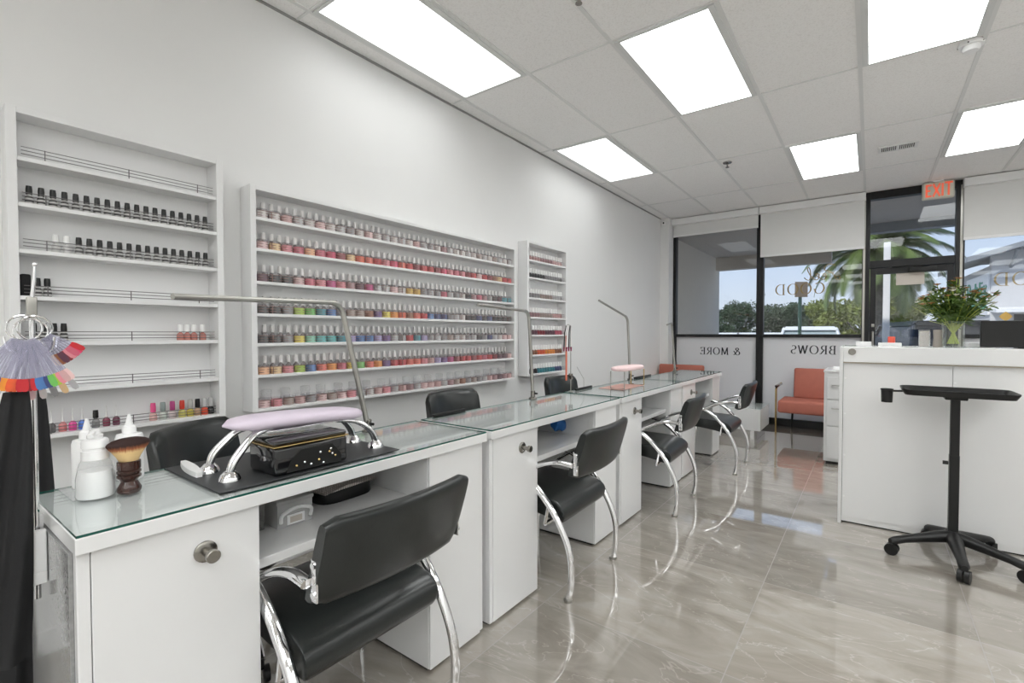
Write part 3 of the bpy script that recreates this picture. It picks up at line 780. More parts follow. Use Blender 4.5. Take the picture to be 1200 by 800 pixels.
for i in range(19):
    y = .368+i*(.955-.368)/18
    pb(bb, st, y, 1, f"black-capped bottle {ordinal(19-i)} from the window end, second shelf of half-empty rack")
for i in range(15):
    y = .505+i*(.955-.505)/14
    pb(bb, st, y, 2, f"black-capped bottle {ordinal(15-i)} from the window end, third shelf of half-empty rack")
for i, y in enumerate((.372,.400,.428,.456)):
    pb(bb, st, y, 4, f"black-capped bottle {ordinal(4-i)} from the window end, behind the colour swatch fan")
wb = capped('polish_bottle', M['labelwhite'], M['capwhite']); st2 = [True]
for i, y in enumerate((.438,.470)):
    pb(wb, st2, y, 2, f"white bottle {ordinal(i+1)} before the black-capped row on the third shelf")
pk = capped('polish_bottle', pmat('salmon_polish', (.62,.26,.22,1), .2), M['capwhite'], bh=.034, ch=.036, br=.0145, cr=.0105); st3 = [True]
for i, y in enumerate((.848,.875,.902,.938)):
    pb(pk, st3, y, 4, f"salmon polish bottle with white cap, {ordinal(4-i)} from the window end, fifth shelf")
# black case and small dark items on the fourth shelf
tag(MB().box(.045,.085,.338,.366,LS[3]+.0162,LS[3]+.0162+.082,.006).build('black_pouch', M['blackcloth']), 'black pouch standing at the wall end of the fourth rack shelf', 'pouch')
for i, y in enumerate((.385,.412)):
    pb(bb, st, y, 3, ["black-capped bottle right beside the black pouch", "black-capped bottle behind the swatch stand pole, one from the pouch"][i])
# bottom shelf assortment
def mini(y, body, cap, lab, shape='round', **k):
    o = capped('nail_polish', pmat('polish_'+str(int(y*1000)), body, .15, var=.1, scale=60), pmat('cap_'+str(int(y*1000)), cap, .25, var=.05), shape=shape, **k)
    o.location = (.066, y, LS[6]+.0162); tag(o, lab, 'bottle', HG); return o
clearc = (.75,.74,.73,1)
mini(.385,(.6,.6,.6,1),clearc,'clear nail art bottle with needle tip, nearest the black apron','drop')
mini(.415,(.15,.15,.15,1),clearc,'dark nail art bottle with needle tip beside the clear one','drop')
mini(.447,(.70,.25,.25,1),clearc,'salmon nail art bottle with needle tip on the bottom shelf','drop')
mini(.476,(.80,.10,.35,1),clearc,'hot pink nail art bottle with needle tip on the bottom shelf','drop')
mini(.505,(.12,.25,.70,1),clearc,'blue nail art bottle with needle tip on the bottom shelf','drop')
mini(.546,(.25,.25,.25,1),(.008,.008,.008,1),'small bottle with tall black cap among the nail art bottles')
mini(.580,(.25,.06,.10,1),clearc,'maroon nail art bottle with needle tip beside the black-capped bottle','drop')
mini(.612,(.15,.05,.08,1),clearc,'dark plum nail art bottle with needle tip past the maroon one','drop')
big = dict(bh=.034, ch=.040, br=.0145, cr=.0105)
mini(.740,(.72,.45,.42,1),(.72,.09,.25,1),'polish bottle with tall hot pink cap on the bottom shelf',**big)
mini(.776,(.55,.60,.55,1),(.25,.30,.29,1),'polish bottle with grey green cap on the bottom shelf',**big)
mini(.812,(.65,.55,.55,1),(.42,.06,.20,1),'polish bottle with berry red cap on the bottom shelf',**big)
mini(.850,(.55,.50,.15,1),(.62,.05,.03,1),'polish bottle with bright red cap on the bottom shelf',**big)
mini(.882,(.55,.45,.10,1),(.42,.42,.40,1),'yellow polish bottle with silver cap on the bottom shelf',**big)
mini(.913,(.55,.35,.22,1),(.008,.008,.008,1),'nude polish bottle with black cap on the bottom shelf',**big)
mini(.942,(.75,.10,.05,1),(.5,.5,.5,1),'orange polish bottle with silver cap on the bottom shelf',**big)
mini(.968,(.012,.012,.015,1),(.5,.5,.5,1),'black polish bottle with silver cap, last on the bottom shelf',**big)

# narrow rack
NR = [('clear white',['dusty pink','mauve','pale pink']),('grey',['black','grey']),('white',['grey','taupe','silver']),('white',['mauve','taupe','dusty pink']),
      ('white',['plum','dark red','plum','rose']),('white',['brown','orange red','orange','brown']),('white',['black','teal','teal','navy'])]
nb = bottle_mesh(M['capwhite'], M['cap'], 'polish_bottle', bh=.042, ch=.042, br=.018, cr=.0135); ns = [True]
for r in range(7):
    n = 14
    for i in range(n):
        y = 3.535+.028+.035+i*(.705-.056-.07)/(n-1)
        cname = spread_row(NR[r][1], n)[i]
        place_at(nb, ns, (.062, y, SS[r]+.0162), f"{cname} white-capped bottle {ordinal(n-i)} from window end, {SHELF[r]} shelf of narrow rack", 'bottles on the narrow rack', 'bottle', PAL[cname])

# ------------------------------------------------------------------ client chairs
def client_chair():
    t = empty('salon_chair', (0,0,0), '', 'chair', 'black client chairs')
    for s in (-1, 1):
        y = .262*s
        leg = [(0,0),(.013,.06),(.018,.13),(.014,.20),(-.004,.27),(-.035,.335),(-.075,.40),(-.12,.455),(-.17,.505),(-.225,.545),(-.28,.572),(-.335,.586)]
        MB().tube([(x, y, z) for x, z in smooth_path(leg, 3)], .0165, 14).build('leg', M['chrome'], t)
        arm = [(.022,.655),(-.04,.660),(-.10,.650),(-.16,.628),(-.22,.598),(-.29,.562),(-.36,.515),(-.42,.46),(-.46,.37),(-.488,.26),(-.503,.13),(-.51,0)]
        m = MB(); pth = smooth_path(arm, 3); nn = len(pth)
        m.tube([(x, y+s*.001, z) for x, z in pth], [.0125]*nn, 12, sx=1.45)
        m.build('armrest', M['chrome'], t)
        b = MB(); b.box(.020, .046, y-.012*s-.003, y-.012*s+.003, .605, .715, .003, M=Matrix.Translation((0,0,0)))
        br = b.build('bracket', M['chrome'], t)
        for dz in (.625, .70):
            MB().lathe([(.009,-.004),(.009,.004),(.006,.008),(.0001,.009)], c=(.035, y-.012*s+.004*s, dz), n=10, axis='Y').build('bolt', M['chrome'], br)
        MB().lathe([(.021,0),(.021,.012),(.017,.014)], c=(0,y,0), n=14).build('foot_cap', M['steel'], t)
    # seat: lofted padded profile
    prof = smooth_path([(-.04,.372),(-.036,.405),(-.055,.436),(-.10,.458),(-.18,.470),(-.30,.474),(-.40,.474),(-.465,.466),(-.492,.445),(-.492,.42),(-.46,.402),(-.36,.394),(-.24,.382),(-.14,.366),(-.08,.352),(-.052,.353)], 3)
    rings = []
    cx_, cz_ = -.27, .425
    for u, s in ((-.235,.86),(-.232,.94),(-.222,.985),(-.20,1),(0,1),(.20,1),(.222,.985),(.232,.94),(.235,.86)):
        rings.append([(cx_+(x-cx_)*(.97+.03*s), u, cz_+(z-cz_)*s) for x, z in prof])
    MB().loft(rings).build('seat', M['leather'], t, ang=55)
    # back: tilted pad, curved in plan
    rings = []
    W = .255
    sec = smooth_path([(-.018,-.115),(.0,-.120),(.020,-.112),(.026,-.06),(.027,.0),(.026,.06),(.021,.108),(.0,.119),(-.017,.112),(-.022,.06),(-.022,0),(-.022,-.06),(-.018,-.115)], 3)[:-1]
    for k in range(15):
        u = -1+2*k/14
        e = 1 if abs(u) < .9 else (.93 if abs(u) < .99 else .78)
        y = W*u*(1 if abs(u) < .99 else .992)
        cxx = .055-.034*u*u*1.0+.02
        rings.append([(cxx+x*e+(z)*.30, y, .705+z*(e*.5+.5)) for x, z in sec])
    MB().loft(rings).build('backrest', M['leather'], t, ang=60)
    # under-seat frame
    f = MB(); f.cyl((-.13,-.262,.345),(-.13,.262,.345),.010,10); f.cyl((-.40,-.262,.388),(-.40,.262,.388),.010,10)
    f.tube([(-.13,-.262,.345),(-.11,-.262,.44)],.008,8); f.tube([(-.13,.262,.345),(-.11,.262,.44)],.008,8)
    f.build('seat_frame', M['chrome'], t)
    return t
ch = client_chair()
CH = [(1.500,.895,0,'black leather chair with chrome legs tucked at the lilac hand rest table'),
      (1.490,2.200,.03,'black leather chair with chrome legs at the table holding the blue glove'),
      (1.545,3.545,.05,'black leather chair with chrome legs at the pink hand rest table'),
      (1.665,4.845,.02,'black leather chair with chrome legs at the window-end table, facing the coffee table corner')]
for i, (x, y, rz, lab) in enumerate(CH):
    o = ch if i == 0 else copy_tree(ch)
    o.location = (x, y, 0); o.rotation_euler = (0,0,rz); o['label'] = lab

# ------------------------------------------------------------------ technician chairs behind the counter
def tech_chair():
    t = empty('task_chair', (0,0,0), '', 'chair', 'technician chairs behind the tables')
    MB().box(-.23,.23,-.24,.24,.42,.50,.035,seg=4).build('seat', M['leather'], t)
    rings = []
    for k in range(13):
        u = -1+2*k/12; e = 1 if abs(u) < .9 else (.9 if abs(u) < .99 else .7)
        cxx = -.245+.05*u*u
        sec = [(-.03,-.16),(.03,-.16),(.035,0),(.03,.14),(.015,.17),(-.015,.17),(-.03,.14),(-.035,0)]
        rings.append([(cxx+x*e-z*.15, .22*u, .74+z*(.5+.5*e)) for x, z in sec])
    MB().loft(rings).build('backrest', M['leather'], t, ang=60)
    m = MB(); m.box(-.25,-.20,-.03,.03,.42,.62,.01); m.build('back_support', M['blackplastic'], t)
    for s in (-1,1):
        MB().tube([(.10,.25*s,.44),(.13,.27*s,.56),(.10,.275*s,.645),(0,.275*s,.66),(-.14,.27*s,.65),(-.215,.23*s,.63)],.013,10).build('armrest', M['blackplastic'], t)
    MB().cyl((0,0,.12),(0,0,.43),.025,16).build('gas_lift', M['chrome'], t)
    for k in range(5):
        a = 2*PI*k/5+.4
        lg = MB(); lg.tube([(.02*math.cos(a),.02*math.sin(a),.13),(.15*math.cos(a),.15*math.sin(a),.11),(.27*math.cos(a),.27*math.sin(a),.085)],[.022,.017,.013],10)
        lo = lg.build('base_leg', M['chrome'], t)
        c = Vector((.27*math.cos(a),.27*math.sin(a),.03)); n = Vector((-math.sin(a),math.cos(a),0))
        w = MB()
        for s in (-1,1): w.cyl(c+n*.006*s, c+n*.024*s, .03, 16)
        w.cyl(c+Vector((0,0,.02)), c+Vector((0,0,.06)), .008, 8)
        w.build('caster', M['blackplastic'], lo)
    return t
tc_ = tech_chair()
TC = [(.60,.90,.58,'black technician chair behind the lilac hand rest table'),
      (.70,2.20,0.0,'black technician chair behind the table with the blue glove'),
      (.70,3.50,-.05,'black technician chair behind the pink hand rest table')]
for i, (x, y, rz, lab) in enumerate(TC):
    o = tc_ if i == 0 else copy_tree(tc_)
    o.location = (x, y, 0); o.rotation_euler = (0,0,rz); o['label'] = lab

# ------------------------------------------------------------------ table lamps (arms)
def lamp(base, bend, end, label, r=.011):
    b, k, e = Vector(base), Vector(bend), Vector(end)
    t = empty('table_lamp', base, label, 'lamp', 'bent-arm table lamps')
    up = (k-b).normalized(); out = (e-k).normalized()
    pts = [Vector((0,0,.01)), (k-b)-up*.06]
    p0, p1, p2 = pts[-1], k-b, (k-b)+out*.06
    for i in range(1, 9):
        s = i/9; pts.append(p0*(1-s)**2+p1*2*s*(1-s)+p2*s*s)
    pts += [p2]
    MB().tube(pts, [r]*(len(pts)-1)+[r*.8], 12).build('pole', M['steel'], t)
    MB().tube([p2, e-b], r*.8, 12, sx=1.0).build('light_bar', M['steel'], t)
    MB().lathe([(.0001,0),(.026,0),(.026,.006),(.014,.012),(.014,.05),(.011,.052)], n=18, cap=False).build('clamp', M['knob'], t)
    MB().cyl((.012,0,.035),(.034,0,.035),.006,10).build('clamp_screw', M['blackplastic'], t)
lamp((.935,1.235,ZT),(.89,1.14,1.405),(1.098,.493,1.382),'steel arm lamp reaching over the lilac hand rest')
lamp((.915,2.475,ZT),(.90,2.45,1.42),(.989,1.87,1.43),'steel arm lamp standing in front of the narrow rack')
lamp((.90,4.02,ZT),(.87,4.03,1.425),(.852,3.503,1.549),'steel arm lamp rising behind the pink hand rest')
lamp((.905,5.22,ZT),(.89,5.15,1.395),(.94,4.86,1.37),'steel arm lamp at the window end in front of the corner column')

# ------------------------------------------------------------------ things on the first table
tag(MB().box(.905,1.298,.525,1.105,ZT,ZT+.003,.0012).build('desk_mat', M['mat'], smooth=False), 'black rectangular desk mat on the nearest glass table', 'mat')
def hand_rest():
    t = empty('hand_rest', (1.135,.83,ZT+.003), 'lilac padded hand rest on curved chrome legs', 'hand rest')
    rings = []
    for k in range(17):
        u = -1+2*k/16
        s = (1-abs(u)**5)**.5 if abs(u) < 1 else .02
        s = max(s, .06)
        hw = .068*s; hh = .023*max(s,.12)
        zc = .133+.005*(1-u*u)-.010*u
        ring = []
        for q in range(20):
            a = 2*PI*q/20
            ca, sa = math.cos(a), math.sin(a)
            ring.append((hw*abs(ca)**.7*(1 if ca >= 0 else -1), .232*u, zc+hh*abs(sa)**.75*(1 if sa >= 0 else -1)))
        rings.append(ring)
    MB().loft(rings).build('cushion', M['lilac'], t, ang=70)
    for sy in (-1, 1):
        for sx in (-1, 1):
            x = .068*sx; y = .242*sy
            l = MB()
            for dd in (-.009, .009):
                l.tube(smooth_path([(x*.45+dd*.5,.11*sy,.118-.004*sy),(x*.75+dd*.7,.165*sy,.110-.005*sy),(x*.92+dd,.205*sy,.082),(x+dd,.232*sy,.05),(x+dd*.6,y,.018)],4),.0075,10)
            lo = l.build('leg', M['chrome'], t)
            MB().lathe([(.0001,0),(.029,0),(.029,.004),(.022,.018),(.014,.026),(.0001,.027)], c=(x,y,0), n=22, cap=False).build('foot', M['chrome'], lo)
    MB().box(-.05,.05,-.15,.15,.112,.116,.002).build('support_plate', M['chrome'], t)
    return t
hand_rest()
# nail lamp
t = empty('nail_lamp', (1.205,.79,ZT+.003), 'glossy black box nail lamp with gold trim under the lilac rest', 'nail lamp')
MB().box(-.078,.078,-.118,.118,0,.084,.012,seg=3).build('body', M['blackgloss'], t)
MB().box(-.080,.080,-.120,.120,.083,.087,.0015).build('gold_trim', M['gold'], t)
MB().box(-.076,.076,-.116,.116,.0865,.101,.007,seg=3).build('lid', M['blackgloss'], t)
m = MB(); m.prism([(-.085,.006),(.092,.006),(.088,.035),(.06,.068),(-.04,.068),(-.07,.042)], 'X', .0785, .0805); m.build('front_opening', M['blackplastic'], t, smooth=False)
for i, (y, z) in enumerate([(-.055,.022),(-.03,.028),(-.01,.018),(.015,.026),(.03,.014),(.02,.048),(.05,.044),(.06,.036),(.055,.052),(.07,.028)]):
    MB().ball((.081,y,z),.0042,6).build('jewel', M['gold'] if i % 3 == 0 else M['chrome'], t)
# white nail file block
rings = []
for k in range(9):
    u = -1+2*k/8; w = .016*(1-.55*u*u); 
    rings.append([(.095*u,-w,0),(.095*u,w,0),(.095*u,w*.9,.014),(.095*u,0,.018-.004*abs(u)),(.095*u,-w*.9,.014)])
o = MB().loft(rings).build('nail_buffer', M['whiteplastic']); o.location = (1.005,.562,ZT+.0032); o.rotation_euler = (0,0,-.12)
tag(o, 'white boat-shaped nail buffer at the corner of the black mat', 'nail buffer')
# bottles
def squeeze(loc, lab):
    t = empty('squeeze_bottle', loc, lab, 'bottle', 'white squeeze bottles')
    MB().lathe([(.0001,0),(.030,0),(.032,.004),(.032,.118),(.029,.128),(.014,.131)], n=24, cap=False).build('body', M['whiteplastic'], t)
    MB().lathe([(.0165,.129),(.0165,.148),(.015,.150),(.010,.152),(.004,.180),(.0035,.184),(.0001,.184)], n=18, cap=False).build('nozzle', M['whiteplastic'], t)
squeeze((.93,.345,ZT), 'white squeeze bottle with nozzle half hidden behind the pump bottle')
squeeze((.935,.435,ZT), 'white squeeze bottle with pointed nozzle behind the powder brush')
t = empty('pump_bottle', (1.055,.335,ZT), 'clear pump bottle of white liquid at the table end', 'bottle')
m = MB(); m.lathe([(.0001,.001),(.036,.001),(.038,.006),(.037,.045),(.0335,.068)], n=24, cap=True); m.build('liquid', M['whiteplastic'], t)
MB().lathe([(.0001,0),(.037,0),(.0395,.005),(.0385,.05),(.032,.085),(.026,.098),(.024,.102)], n=26, cap=False).build('bottle_body', M['clearplastic'], t)
MB().lathe([(.0275,.096),(.0275,.118),(.025,.120),(.025,.124),(.027,.126),(.027,.143),(.024,.147),(.016,.148)], n=24, cap=True).build('collar', M['whiteplastic'], t)
m = MB(); m.lathe([(.016,.146),(.0165,.158),(.012,.160),(.010,.172),(.0001,.173)], n=18, cap=False); m.tube([(0,0,.165),(.02,-.01,.166),(.034,-.016,.160)],.006,10); m.build('pump_head', M['whiteplastic'], t)
tag(MB().box(.905,1.06,.29,.42,ZT+.0002,ZT+.0012).build('acrylic_sheet', M['clearplastic'], smooth=False), 'clear acrylic sheet lying under the white bottles', 'sheet')
# powder brush
t = empty('powder_brush', (1.085,.395,ZT), 'fan-headed powder brush with dark wooden handle standing upright', 'brush')
MB().lathe([(.0001,0),(.022,0),(.025,.004),(.026,.012),(.021,.022),(.017,.030),(.020,.036),(.0255,.041),(.0255,.046),(.022,.049),(.0255,.052),(.0255,.057),(.0225,.060),(.025,.063),(.025,.082),(.023,.084)], n=26, cap=True).build('handle', M['wood'], t)
def bristle_mat():
    m, nt, out = new_mat('brush_bristle'); N = nt.nodes.new; L = nt.links.new
    b = N('ShaderNodeBsdfPrincipled'); L(b.outputs[0], out.inputs[0]); b.inputs['Roughness'].default_value = .7
    tc = N('ShaderNodeTexCoord'); sp = N('ShaderNodeSeparateXYZ'); L(tc.outputs['Object'], sp.inputs[0])
    n = N('ShaderNodeTexNoise'); n.inputs['Scale'].default_value = 120
    mp = N('ShaderNodeMapping'); mp.inputs['Scale'].default_value = (3,3,.3); L(tc.outputs['Object'], mp.inputs[0]); L(mp.outputs[0], n.inputs['Vector'])
    ad = N('ShaderNodeMath'); ad.operation = 'MULTIPLY_ADD'; ad.inputs[1].default_value = .012; L(n.outputs['Fac'], ad.inputs[0]); L(sp.outputs[2], ad.inputs[2])
    mr = N('ShaderNodeMapRange'); mr.inputs[1].default_value = .084; mr.inputs[2].default_value = .142; L(ad.outputs[0], mr.inputs[0])
    cr = N('ShaderNodeValToRGB'); cr.color_ramp.elements[0].color = (.62,.45,.22,1); cr.color_ramp.elements[1].color = (.025,.006,.004,1)
    e = cr.color_ramp.elements.new(.52); e.color = (.68,.47,.22,1); e = cr.color_ramp.elements.new(.66); e.color = (.30,.09,.03,1); cr.color_ramp.elements[-1].position = .82
    L(mr.outputs[0], cr.inputs[0]); L(cr.outputs[0], b.inputs['Base Color']); return m
rings = []
for h, a, bq in ((.082,.020,.020),(.095,.026,.022),(.110,.036,.023),(.122,.046,.023),(.128,.0485,.022),(.133,.046,.020),(.139,.036,.015),(.143,.020,.008)):
    rings.append([(bq*math.cos(2*PI*q/28), a*math.sin(2*PI*q/28)*1.0, h) for q in range(28)])
o = MB().loft(rings).build('bristle_head', bristle_mat(), t, ang=70)
t.rotation_euler = (0,0,.15)

# shelf contents of first table
def storage_box(loc, lab, w, d, h, mat, handle, rz=0.):
    t = empty('storage_box', loc, lab, 'box', 'clear plastic boxes on the shelf', rz)
    m = MB(); th = .0025
    m.box(-d/2,d/2,-w/2,-w/2+th,0,h); m.box(-d/2,d/2,w/2-th,w/2,0,h); m.box(-d/2,-d/2+th,-w/2,w/2,0,h); m.box(d/2-th,d/2,-w/2,w/2,0,h); m.box(-d/2,d/2,-w/2,w/2,0,th)
    m.build('body', mat, t, smooth=False)
    m = MB(); m.box(-d/2-.004,d/2+.004,-w/2-.004,w/2+.004,h,h+.012,.003)
    m.build('lid', mat, t, smooth=False)
    if handle:
        m = MB(); m.tube(smooth_path([(d/2+.004,-w*.42,h*.25),(d/2+.012,-w*.40,h*.62),(d/2+.014,0,h*.80),(d/2+.012,w*.40,h*.62),(d/2+.004,w*.42,h*.25)],4),.006,8)
        m.box(d/2+.002,d/2+.005,-w*.25,w*.25,h*.08,h*.5,.001)
        m.build('handle', M['whiteplastic'], t)
        m = MB(); m.box(d/2+.005,d/2+.0058,-w*.17,w*.17,h*.16,h*.42); m.build('label_plate', M['paper'], t, smooth=False)
    return t
ZS = .6552
storage_box((1.05,.812,ZS+.0005),'larger clear plastic box with white handle clip on the table shelf',.115,.17,.075,M['boxplastic'],True,-.02)
m = MB()
for i in range(6):
    m.box(-.065+.022*i,-.047+.022*i,-.040+.004*(i%3),.040-.003*(i%2),.004,.03+.006*(i%3),.002)
tag(m.build('nail_tip_pack', M['foil'], smooth=False, loc=(1.05,.812,ZS+.0005)), 'pack of small grey supplies inside the clear plastic box', 'supplies')
storage_box((1.02,.688,ZS+.0005),'smaller smoked clear box at the door end of the table shelf',.085,.15,.078,M['smoke'],False)
t = empty('black_organiser', (.995,1.06,ZS+.0003), 'low black curved organiser on the table shelf with foil pack on top', 'organiser')
rings = []
for z, s in ((0,.97),(.006,1),(.045,1),(.052,.98)):
    rings.append([(.075*s*(abs(math.cos(a))**.55)*(1 if math.cos(a)>=0 else -1), .112*s*(abs(math.sin(a))**.55)*(1 if math.sin(a)>=0 else -1), z) for a in [2*PI*q/32 for q in range(32)]])
MB().loft(rings).build('body', M['blackplastic'], t)
rings = []
for k in range(9):
    u = -1+2*k/8
    rings.append([(x, .120*u, .0535+.004*math.sin(5*x*30+u*4)+.006*(1-u*u)) for x in [(-.085+.185*q/10) for q in range(11)]]+[(x, .120*u, .0525) for x in [(.10-.185*q/10) for q in range(11)]])
o = MB().loft(rings).build('foil_pack', M['quilt'], ang=70); o.location = (.992,1.045,ZS+.0030); o.rotation_euler=(0,0,.1)
tag(o, 'quilted silvery foil pack lying on the black organiser', 'foil pack')
# blue glove
rings = []
for k in range(10):
    u = k/9
    w = .035+.05*u-.02*u*u
    rings.append([(math.sin(k*1.3)*.006+w*.35*math.cos(2*PI*q/14), .19*(1-u)-.05, .012+.05*u+w*.55*math.sin(2*PI*q/14)*(1+.25*math.sin(q*2.2+k))) for q in range(14)])
o = MB().loft(rings).build('blue_glove', M['blue'], ang=60); o.location = (1.10,2.50,ZS+.006); o.scale = (1.15,1.15,1.15)
tag(o, 'crumpled bright blue glove on the shelf above the second chair', 'glove')
bm_min = min((o.matrix_world @ v.co).z for v in o.data.vertices); o.location.z += ZS+.001-(bm_min+ (ZS+.006 if bm_min < .3 else 0))
# loop of cord under the third table top
tag(MB().tube([(.93,3.36+.045*math.cos(a),.765+.045*math.sin(a)) for a in [2*PI*k/24 for k in range(24)]],.003,6,closed=True).cyl((.93,3.36,.81),(.93,3.36,.823),.003,6).build('cable_loop', M['blackplastic']), 'black loop of cable hanging under the third table top', 'cable')

# ------------------------------------------------------------------ swatch stand, apron and holder at the table end
t = empty('swatch_stand', (1.08,.224,.66), 'slim chrome hook stand with colour swatch fans at the table end', 'stand')
m = MB(); m.cyl((0,0,.0),(0,0,.70),.0055,12); m.build('pole', M['chrome'], t)
m = MB(); m.tube([(0,0,.69),(.004,.004,.74),(.003,.006,.775)],[.0045,.0035,.003],12); m.ball((.003,.006,.780),.0055,8); m.build('finial', M['chrome'], t)
m = MB(); m.box(-.006,.006,-.009,.009,.655,.705,.003,seg=3); m.build('bracket', M['steel'], t)
for a in (-2.2,-.8,.6,2.0):
    c, s = math.cos(a), math.sin(a)
    MB().tube(smooth_path([(0,0,.595),(.025*c,.025*s,.575),(.045*c,.045*s,.585),(.052*c,.052*s,.612)],3),.003,8).build('hook', M['chrome'], t)
SW = [['pale pink','rose','pink','magenta','magenta','purple','orange','orange','orange red','orange red','red','red','dark red','red','blue','blue','navy','green','lime','pink','dusty pink','pale pink'],
      ['apricot','brown','plum','dark red','pink','rose','hot pink','red'],
      ['clear white','silver','silver','pale pink','clear white','grey','apricot','silver']]
def fan(loc, ry, cols, a0, a1, lab, ln=.115):
    """ring with clear sticks fanning down, coloured tips"""
    f = empty('swatch_fan', loc, lab, 'colour swatches', 'swatch fans')
    cp = Vector((.88,-.47,0))   # plane normal direction toward viewer side of the stand
    ux = Vector((.10,.995,0)).normalized(); uz = Vector((0,0,1)); nz = ux.cross(uz)
    P = lambda a, r, e: ux*(math.sin(a)*r)+uz*(-math.cos(a)*r)+nz*e
    MB().tube([tuple(ux*.028*math.cos(q)+uz*.028*math.sin(q)) for q in [2*PI*k/28 for k in range(28)]],.0022,8,closed=True).build('ring', M['chrome'], f)
    n = len(cols)
    for i, cn in enumerate(cols):
        a = a0+(a1-a0)*i/(n-1); e = .0012*(i%3)+ry
        r0, r1, r2 = .026, ln, ln+.026
        w0, w1 = .003, .0062
        sd = Vector((ux*math.cos(a)+uz*math.sin(a)))
        def ring_(r, w, th): 
            c = P(a, r, e); return [c-sd*w-nz*th, c+sd*w-nz*th, c+sd*w+nz*th, c-sd*w+nz*th]
        st_ = MB().loft([ring_(r0,w0,.0006), ring_(r1,w1*.7,.0006)]).build('swatch_stick', M['stick'], f, smooth=False)
        tip = MB().loft([ring_(r1-.002,w1*.75,.0008), ring_(r1+.006,w1,.0011), ring_(r2-.006,w1,.0011), ring_(r2,w1*.5,.0008)]).build('swatch_tip', M['jar'], st_)
        tip.color = PAL[cn]
    return f
fan((1.135,.204,1.292), .0, SW[0], -.66, .58, 'fan of clear swatch sticks with rainbow tips hanging on the hook stand')
fan((1.105,.225,1.292), .006, SW[1], .42, 1.02, 'small fan of red and plum tipped swatch sticks behind the rainbow fan', .070)
fan((1.10,.219,1.285), -.010, SW[2], -.38, .50, 'fan of swatch sticks with clear and pale tips hanging lowest', .132)
# white holder on the table end
t = empty('end_holder', (1.08,.2365,.66), 'white wooden slatted holder fixed on the end of the first table', 'holder')
MB().box(-.035,.0,-.042,-.0005,.166,.196,.002).build('top_bar', M['whitemat'], t, smooth=False)
MB().box(-.02,.03,-.034,-.0005,.042,.070,.002).build('lower_bar', M['whitemat'], t, smooth=False)
for x in (-.012,.022):
    MB().box(x-.008,x+.008,-.024,-.0005,.070,.166,.002).build('slat', M['whitemat'], t, smooth=False)
def cloth(name, c, lab, width, top, bottom, ang, folds, thick=.02, neck=.4, flare=2.2, sway=0.):
    """hanging garment: closed folded sheet"""
    cx0, cy0 = c; d = Vector((math.cos(ang), math.sin(ang), 0)); nrm = Vector((-d.y, d.x, 0))
    rings = []; K = 14
    for k in range(K+1):
        v = k/K; z = top+(bottom-top)*v
        w = width*(neck+(1-neck)*min(1, v*flare)**.7)/2*(1-.10*max(0,v-.85)/.15*.6)
        f = []; bk = []
        for q in range(21):
            u = -1+2*q/20
            wob = thick*(.45*math.sin(u*folds+k*.25)+.25*math.sin(u*folds*2.3+1.7+k*.4))*(.5+v)
            p = Vector((cx0,cy0+sway*v,z))+d*(w*u)
            f.append(p+nrm*(thick*.6*(1-u**4)+wob)); bk.append(p-nrm*(thick*.6*(1-u**4)-wob))
        rings.append([tuple(p) for p in f]+[tuple(p) for p in bk[::-1]])
    o = MB().loft(rings).build(name, M['blackcloth'], ang=70)
    tag(o, lab, 'garment', 'black aprons on the hook stand')
    return o
a1 = cloth('black_apron', (1.115,.192), 'long black apron hanging in front of the table-end holder', .112, 1.15, .545, PI/2-.10, 4.0, .013, .36, 1.0, -.040)
MB().tube([(1.105,.20,1.148),(1.09,.210,1.20),(1.075,.218,1.236),(1.085,.200,1.20),(1.105,.184,1.148)],.003,8).build('neck_strap', M['blackcloth'], a1)
a2 = cloth('black_smock', (.82,.262), 'black smock hanging behind the stand beside the rack', .105, 1.15, .04, PI/2-.1, 3.2, .013, .36, 1.2, .004)
MB().tube([(.83,.262,1.148),(.95,.25,1.21),(1.06,.228,1.235)],.004,8).build('neck_strap', M['blackcloth'], a2)
# dark bag on the floor at the bottom edge
m = MB(); m.loft([[(.22+.17*s*math.cos(2*PI*q/24)*(1+.06*math.sin(3*q)), .26+.15*s*math.sin(2*PI*q/24)*(1+.05*math.cos(2*q)), z+.012*math.sin(q*1.3)*(z>.03)) for q in range(24)] for z, s in ((0,.9),(.02,1),(.10,1.0),(.16,.8),(.19,.5),(.205,.3),(.23,.34),(.25,.25))])
tag(m.build('black_bag', M['blackcloth']), 'black bag slumped on the floor below the hanging apron', 'bag')

# ------------------------------------------------------------------ other table-top things
t = empty('pink_hand_rest', (1.135,3.44,ZT+.002), 'pale pink cushion hand rest on thin metal legs', 'hand rest')
rings = []
for k in range(13):
    u = -1+2*k/12; s = max((1-abs(u)**6)**.5 if abs(u) < 1 else .1, .1)
    rings.append([((.07*s)*abs(math.cos(a))**.6*(1 if math.cos(a)>=0 else -1), .215*u, .148+(.020*max(s,.3))*abs(math.sin(a))**.7*(1 if math.sin(a)>=0 else -1)) for a in [2*PI*q/20 for q in range(20)]])
MB().loft(rings).build('cushion', M['pink'], t, ang=70)
for s in (-1,1):
    m = MB(); y = .185*s
    m.tube([(-.055,y,.132),(-.055,y,.004),(.055,y,.004),(.055,y,.132)],.0045,8); m.build('leg_frame', M['gold'] if s > 0 else M['steel'], t)
tag(MB().box(.985,1.185,3.24,3.64,ZT,ZT+.0018,.0006).build('pink_mat', M['pinkmat'], smooth=False), 'thin pink mat under the pale pink hand rest', 'mat')
